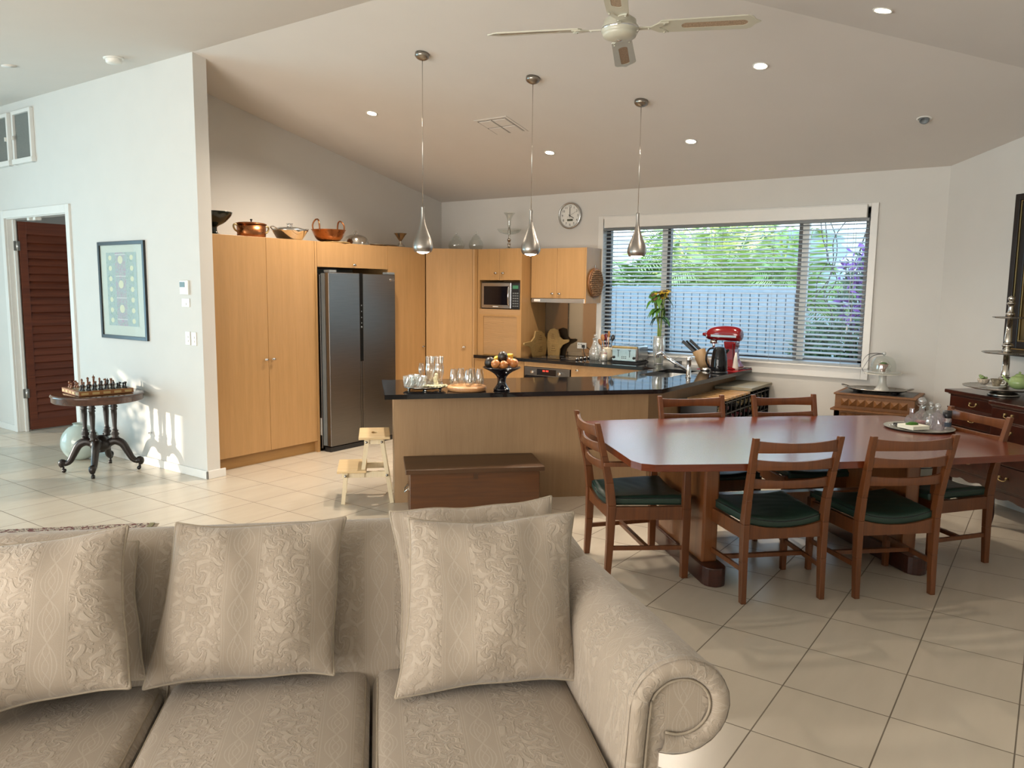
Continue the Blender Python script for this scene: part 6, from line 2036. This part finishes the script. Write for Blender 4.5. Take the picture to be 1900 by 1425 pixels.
solo('small_black_box', MB().box(-.045, -.02, 0, .03, .02, .020), M['dark'], AB(3.35, 4.455, TT + .0065), 'small dark box at the left of the tray', 'box', rz=A45, bevel=.002)
solo('silver_spoon', MB().tube([(-.02, 0, .004), (.02, 0, .004)], .003, 6).sphere((-.026, 0, .005), .009, 10, 6, 1.3, 1, .5), M['chrome'], AB(3.285, 4.435, TT + .0125), 'tiny silver salt spoon on the tray', 'spoon', rz=A45 - .2)
# books on the right carver's seat
for k, (w, d, h, m, lb) in enumerate(((.20, .15, .022, 'bookw', 'pale paperback at the bottom of the books on the carver seat'), (.19, .15, .05, 'book', 'thick black book on the right carver chair seat'), (.17, .13, .012, 'bookw', 'thin pale book on top of the black book'))):
    z = .452 + (0, .022, .072)[k]
    t = thing('book', lb, 'book', AB(3.31, 4.28, z + .0005*k), A45 + radians((6, 0, -8)[k]), group='books on the right carver chair')
    MB().box(-w/2, -d/2, 0, w/2, d/2, h).build('cover', M[m], t, bevel=.001)
    MB().box(-w/2 + .003, -d/2 - .0005, .003, w/2 + .0005, d/2 - .004, h - .003).build('page_block', M['paper'], t)

# ------------------------------------------------------------------ carved console under the window end
t = thing('carved_console', 'small carved console chest with pyramid studs under the window corner', 'side table', (7.03, .905, 0))
MB().box(0, .0, .615, .44, .62, .735).build('upper_case', M['carved'], t, bevel=.004)
MB().box(-.012, -.012, .735, .452, .632, .752).build('top_frame', M['carved'], t, bevel=.004)
MB().box(.02, .025, .7525, .42, .595, .754).build('top_inset', M['black'], t)
MB().box(-.03, -.03, .600, .452, .65, .616).build('ledge', M['carved'], t, bevel=.003)
MB().box(.0, .0, .51, .44, .62, .600).build('apron', M['carved'], t)
for x in (.0, .385):
    for y in (-.005, .575):
        MB().box(x, y, 0, x + .05, y + .05, .600).build('leg', M['carved'], t, bevel=.004)
MB().box(.01, .02, .10, .43, .60, .125).build('lower_shelf', M['carved'], t)
for row, (z0, z1, n) in enumerate(((.635, .715, 8), (.52, .59, 9))):
    st2 = MB()
    for k in range(n):
        y0 = .055 + (.52/n)*k; y1 = y0 + .52/n - .004; zm = (z0+z1)/2; ym = (y0+y1)/2; hh = min((z1-z0), (y1-y0))/2
        st2.add([(0, ym-hh, zm-hh), (0, ym+hh, zm-hh), (0, ym+hh, zm+hh), (0, ym-hh, zm+hh), (-.022, ym, zm)], [(0, 1, 4), (1, 2, 4), (2, 3, 4), (3, 0, 4)])
    st2.build('pyramid_moulding', M['carved'], t)
    st2 = MB()
    for k in range(5):
        x0 = .05 + .07*k; xm = x0 + .03; zm = (z0+z1)/2; hh = .026
        st2.add([(xm-hh, 0, zm-hh), (xm+hh, 0, zm-hh), (xm+hh, 0, zm+hh), (xm-hh, 0, zm+hh), (xm, -.022, zm)], [(0, 1, 4), (1, 2, 4), (2, 3, 4), (3, 0, 4)])
    st2.build('pyramid_moulding', M['carved'], t)
CZ = .7545
t = thing('handled_tray', 'oval silver handled tray on bun feet on the carved console', 'tray', (7.235, 1.235, CZ))
MB().lathe([(.001, .022), (.17, .022), (.20, .032), (.206, .035), (.20, .026), (.17, .014), (.001, .014)], seg=44, sx=.82, sy=1.18).build('tray_plate', M['pewter'], t)
for (x, y) in ((-.09, .15), (-.09, -.15), (.09, .15), (.09, -.15)):
    MB().sphere((x, y, .009), .018, 12, 8, 1, 1.3, .5).build('foot', M['black'], t)
for s in (-1, 1):
    MB().tube(spline([(-.045, s*.232, .034), (-.03, s*.27, .046), (0, s*.285, .050), (.03, s*.27, .046), (.045, s*.232, .034)], 4), .005, 6).build('handle', M['pewter'], t)
CK = (7.235, 1.195, CZ + .0225)
t = thing('cake_stand', 'white ceramic cake stand on the silver tray', 'cake stand', CK)
MB().lathe(spline([(.062, 0), (.055, .010), (.036, .05), (.030, .11), (.032, .13)], 4) + [(.13, .138), (.148, .140), (.150, .146), (.146, .147), (.001, .144)], seg=44, cap0=True).build('stand_body', M['porc'], t)
solo('glass_plate', MB().lathe([(.001, 0), (.10, .0), (.138, .008), (.140, .012), (.10, .005), (.001, .005)], seg=40), M['crystal'], (CK[0], CK[1], CK[2] + .1475), 'clear glass plate on top of the white cake stand', 'plate')
t = thing('glass_dome', 'glass cloche with a knob over a tiny teacup on the cake stand', 'cloche', (CK[0], CK[1], CK[2] + .160))
MB().lathe(spline([(.100, 0), (.100, .04), (.094, .08), (.07, .118), (.03, .134), (.008, .137)], 5), seg=40).build('dome', M['glass'], t)
MB().sphere((0, 0, .156), .017, 14, 10).cyl((0, 0, .135), (0, 0, .145), .007, seg=8).build('knob', M['crystal'], t)
t = thing('tiny_teacup', 'tiny flowered teacup under the glass cloche', 'teacup', (CK[0], CK[1], CK[2] + .161))
MB().lathe(spline([(.018, .0), (.020, .02), (.035, .045), (.040, .066)], 4) + [(.037, .066), (.02, .03), (.001, .025)], seg=24, cap0=True).build('cup', plain('flowered china', hexc('a07a6a'), .3, var=.5, scale=70), t)
MB().tube(spline([(0, -.036, .058), (0, -.056, .052), (0, -.05, .034), (0, -.03, .034)], 4), .003, 6).build('handle', M['porc'], t)
MB().lathe([(.028, .064), (.030, .070), (.02, .078), (.001, .080)], seg=18).build('green_filling', M['leaf'], t)
rb = MB()
rp = spline([(0, 0, .157), (-.01, .06, .160), (-.02, .12, .148), (-.03, .155, .10), (-.035, .165, .04), (-.03, .15, .0)], 6)
rq = spline([(0, 0, .157), (-.005, .05, .152), (-.015, .10, .125), (-.02, .14, .06), (-.03, .158, .02)], 6)
for P in (rp, rq):
    vs = []
    for (x, y, z) in P: vs += [(x - .007, y, z), (x + .007, y + .002, z + .004), (x + .007, y + .003, z + .0055), (x - .007, y + .001, z + .0015)]
    fs = []
    for i in range(len(P) - 1):
        for k in range(4): fs.append((4*i+k, 4*i+(k+1) % 4, 4*i+4+(k+1) % 4, 4*i+4+k))
    rb.add(vs, fs, True)
solo('black_ribbon', rb, M['ribbon'], (CK[0], CK[1], CK[2] + .151), 'black ribbon tied round the cloche knob and trailing left', 'ribbon')

# ------------------------------------------------------------------ sideboard and its things (a, b frame)
t = thing('sideboard', 'dark mahogany sideboard with brass handles against the angled wall', 'sideboard', AB(4.45, 4.30), A45)
# local: x = a-4.45 (wall side +), y = b-4.30; left end at y=+.92
fx = lambda y: -.125 if y > .34 or y < -.34 else -.285   # break front
def outl(o):
    return [(.255, -.92-o), (-.125-o, -.92-o), (-.125-o, -.40), (-.285-o, -.33), (-.285-o, .33), (-.125-o, .40), (-.125-o, .92+o), (.255, .92+o)]
MB().prism(outl(.0), .27, .845).build('case', M['maho'], t, bevel=.003)
MB().prism(outl(.012), .845, .855).prism(outl(.03), .855, .882).build('top', M['maho'], t, bevel=.006)
MB().prism(outl(.012), .74, .752).build('moulding', M['maho'], t, bevel=.003)
def bail(parent, x, y, z):
    h = MB()
    for s in (-1, 1): h.cyl((x, y + s*.03, z), (x - .014, y + s*.03, z), .008, seg=10)
    h.tube(spline([(x - .012, y - .03, z), (x - .018, y - .028, z - .016), (x - .02, y, z - .022), (x - .018, y + .028, z - .016), (x - .012, y + .03, z)], 4), .0035, 6)
    return h.build('handle', M['brass'], parent)
for (y0, y1, x) in ((.42, .90, -.128), (-.31, .31, -.288), (-.90, -.42, -.128)):
    for (z0, z1) in ((.755, .838), (.62, .742), (.46, .61), (.29, .45)):
        d = MB().box(x - .010, y0, z0, x, y1, z1).build('drawer', M['maho'], t, bevel=.003)
        for s in ((-.16, .16) if y1 - y0 > .55 else (0,)):
            bail(d, x - .010, (y0+y1)/2 + s, (z0+z1)/2 + .008)
sk2 = MB()
def scallop(y0, y1, x):
    n = 16; pts = [(y0, .27), (y1, .27)]
    for k in range(n + 1):
        u = k/n; yy = y1 + (y0-y1)*u
        pts.append((yy, .27 - .035 - .022*abs(sin(u*3*pi))))
    return pts
for (y0, y1, x) in ((.40, .92, -.125), (-.33, .33, -.285), (-.92, -.40, -.125)):
    sk2.prism(scallop(y0, y1, x), x, x + .02, 'x')
sk2.build('scalloped_apron', M['maho'], t)
for (x, y) in ((-.10, .89), (.22, .89), (-.25, .30), (-.25, -.30), (-.10, -.89), (.22, -.89)):
    lp = spline([(0, 0, .28, .036), (-.012, 0, .20, .034), (.004, 0, .10, .020), (.002, 0, .05, .018), (-.010, 0, .02, .026), (-.012, 0, .0, .020)], 4)
    s_ = 1 if y > 0 else -1
    MB().tube([(x + p[0], y + p[0]*-s_*.6, p[2]) for p in lp], [p[3] for p in lp], 10).build('leg', M['maho'], t)
SB = .8825
t = thing('tiered_stand', 'tall three tier silver stand on the sideboard', 'tiered stand', AB(4.435, 4.835, SB))
MB().lathe([(.001, 0), (.095, 0), (.105, .006), (.085, .022), (.05, .036), (.05, .044), (.001, .046)], seg=36).build('base', M['pewter'], t)
MB().lathe([(.001, .046), (.22, .050), (.258, .060), (.262, .066), (.255, .064), (.21, .056), (.001, .053)], seg=48).build('tier_plate', M['pewter'], t)
MB().lathe(spline([(.030, .054), (.038, .08), (.022, .10), (.042, .125), (.026, .14), (.030, .15)], 4), seg=24).lathe([(.028, .150), (.020, .29), (.001, .296)], seg=24).build('column', M['silver'], t)
MB().lathe([(.001, .300), (.14, .302), (.158, .308), (.16, .313), (.155, .311), (.13, .307), (.001, .305)], seg=44).build('tier_plate', M['pewter'], t)
MB().lathe(spline([(.026, .305), (.030, .325), (.020, .34), (.040, .36), (.022, .378), (.026, .388)], 4), seg=24).lathe([(.025, .388), (.015, .545), (.001, .55)], seg=24).build('column', M['silver'], t)
MB().lathe([(.001, .552), (.09, .553), (.108, .558), (.11, .563), (.105, .561), (.08, .558), (.001, .557)], seg=40).build('tier_plate', M['pewter'], t)
MB().lathe(spline([(.018, .557), (.030, .585), (.018, .60), (.016, .64), (.028, .660), (.014, .672), (.022, .69), (.018, .705), (.001, .714)], 5), seg=24).build('finial', M['silver'], t)
t = thing('green_teapot', 'light green teapot on the lowest tier at the right edge', 'teapot', AB(4.42, 4.69, SB + .066))
MB().lathe(spline([(.030, 0), (.055, .015), (.066, .045), (.052, .080), (.030, .092)], 4), seg=28, cap0=True).build('pot', M['terra'], t)
MB().lathe(spline([(.033, .091), (.020, .104), (.006, .108), (.009, .116), (.001, .122)], 4), seg=20).build('lid', M['terra'], t)
dv = AB(-.55, .83).normalized()
MB().tube([dv*.055 + Vector((0, 0, .04)), dv*.085 + Vector((0, 0, .06)), dv*.105 + Vector((0, 0, .092))], [.012, .009, .006], 8).build('spout', M['terra'], t)
MB().tube(spline([tuple(-dv*.058 + Vector((0, 0, .07))), tuple(-dv*.095 + Vector((0, 0, .065))), tuple(-dv*.09 + Vector((0, 0, .03))), tuple(-dv*.06 + Vector((0, 0, .025)))], 4), .006, 6).build('handle', M['terra'], t)
def cup(label, a, b, s, m):
    t = thing('teacup', label, 'teacup', AB(a, b, SB + .067))
    MB().lathe([(.001, 0), (.045*s, .002), (.062*s, .010), (.060*s, .012), (.04*s, .005), (.001, .004)], seg=28).build('saucer', M['porc'], t)
    MB().lathe(spline([(.018*s, .005), (.024*s, .02), (.036*s, .05), (.040*s, .06)], 4) + [(.037*s, .06), (.02*s, .02), (.001, .015)], seg=24, cap0=True).build('cup', m, t)
    MB().tube(spline([(0, -.036*s, .05), (0, -.055*s, .045), (0, -.05*s, .025), (0, -.028*s, .022)], 4), .003, 6).build('handle', M['porc'], t)
cup('dark patterned teacup on the lowest tier before the column', 4.32, 4.78, 1.0, plain('patterned china', hexc('857a66'), .3, var=.55, scale=60))
t = thing('flower_teacup', 'little flowered cup filled with green leaves at the left of the tier', 'teacup', AB(4.36, 4.945, SB + .067))
MB().lathe(spline([(.016, 0), (.034, .018), (.040, .042)], 4) + [(.037, .042), (.001, .01)], seg=24, cap0=True).build('cup', plain('pale flowered china', hexc('c9b9a6'), .3, var=.4, scale=60), t)
random.seed(8)
gl = MB()
for k in range(16):
    a = random.uniform(0, 2*pi); p = Vector((.022*cos(a), .022*sin(a), .045 + random.uniform(-.004, .02)))
    gl.sphere(p, .013, 8, 6, 1.2, .8, .6)
gl.build('leaf', M['terra'], t)
# big framed painting on the angled wall, cut off by the picture edge
t = thing('framed_painting', 'large dark framed painting on the angled wall at the right edge', 'picture', AB(aW, 4.25, 1.15), A45)
W_, H_ = .885, 1.19
for (off, w, th, m) in ((0, .045, .05, 'rosew'), (.045, .012, .042, 'gilt'), (.057, .05, .035, 'black'), (.107, .012, .03, 'gilt')):
    f = MB(); o0, o1 = off, off + w
    f.box(-th, o0, o0, -.001, o1, H_-o0).box(-th, W_-o1, o0, -.001, W_-o0, H_-o0).box(-th, o1, o0, -.001, W_-o1, o1).box(-th, o1, H_-o1, -.001, W_-o1, H_-o0)
    f.build('frame' if m != 'gilt' else 'gilt_slip', M[m], t, bevel=.003)
MB().box(-.015, .115, .115, -.004, W_-.115, H_-.115).build('canvas', M['canvas'], t)
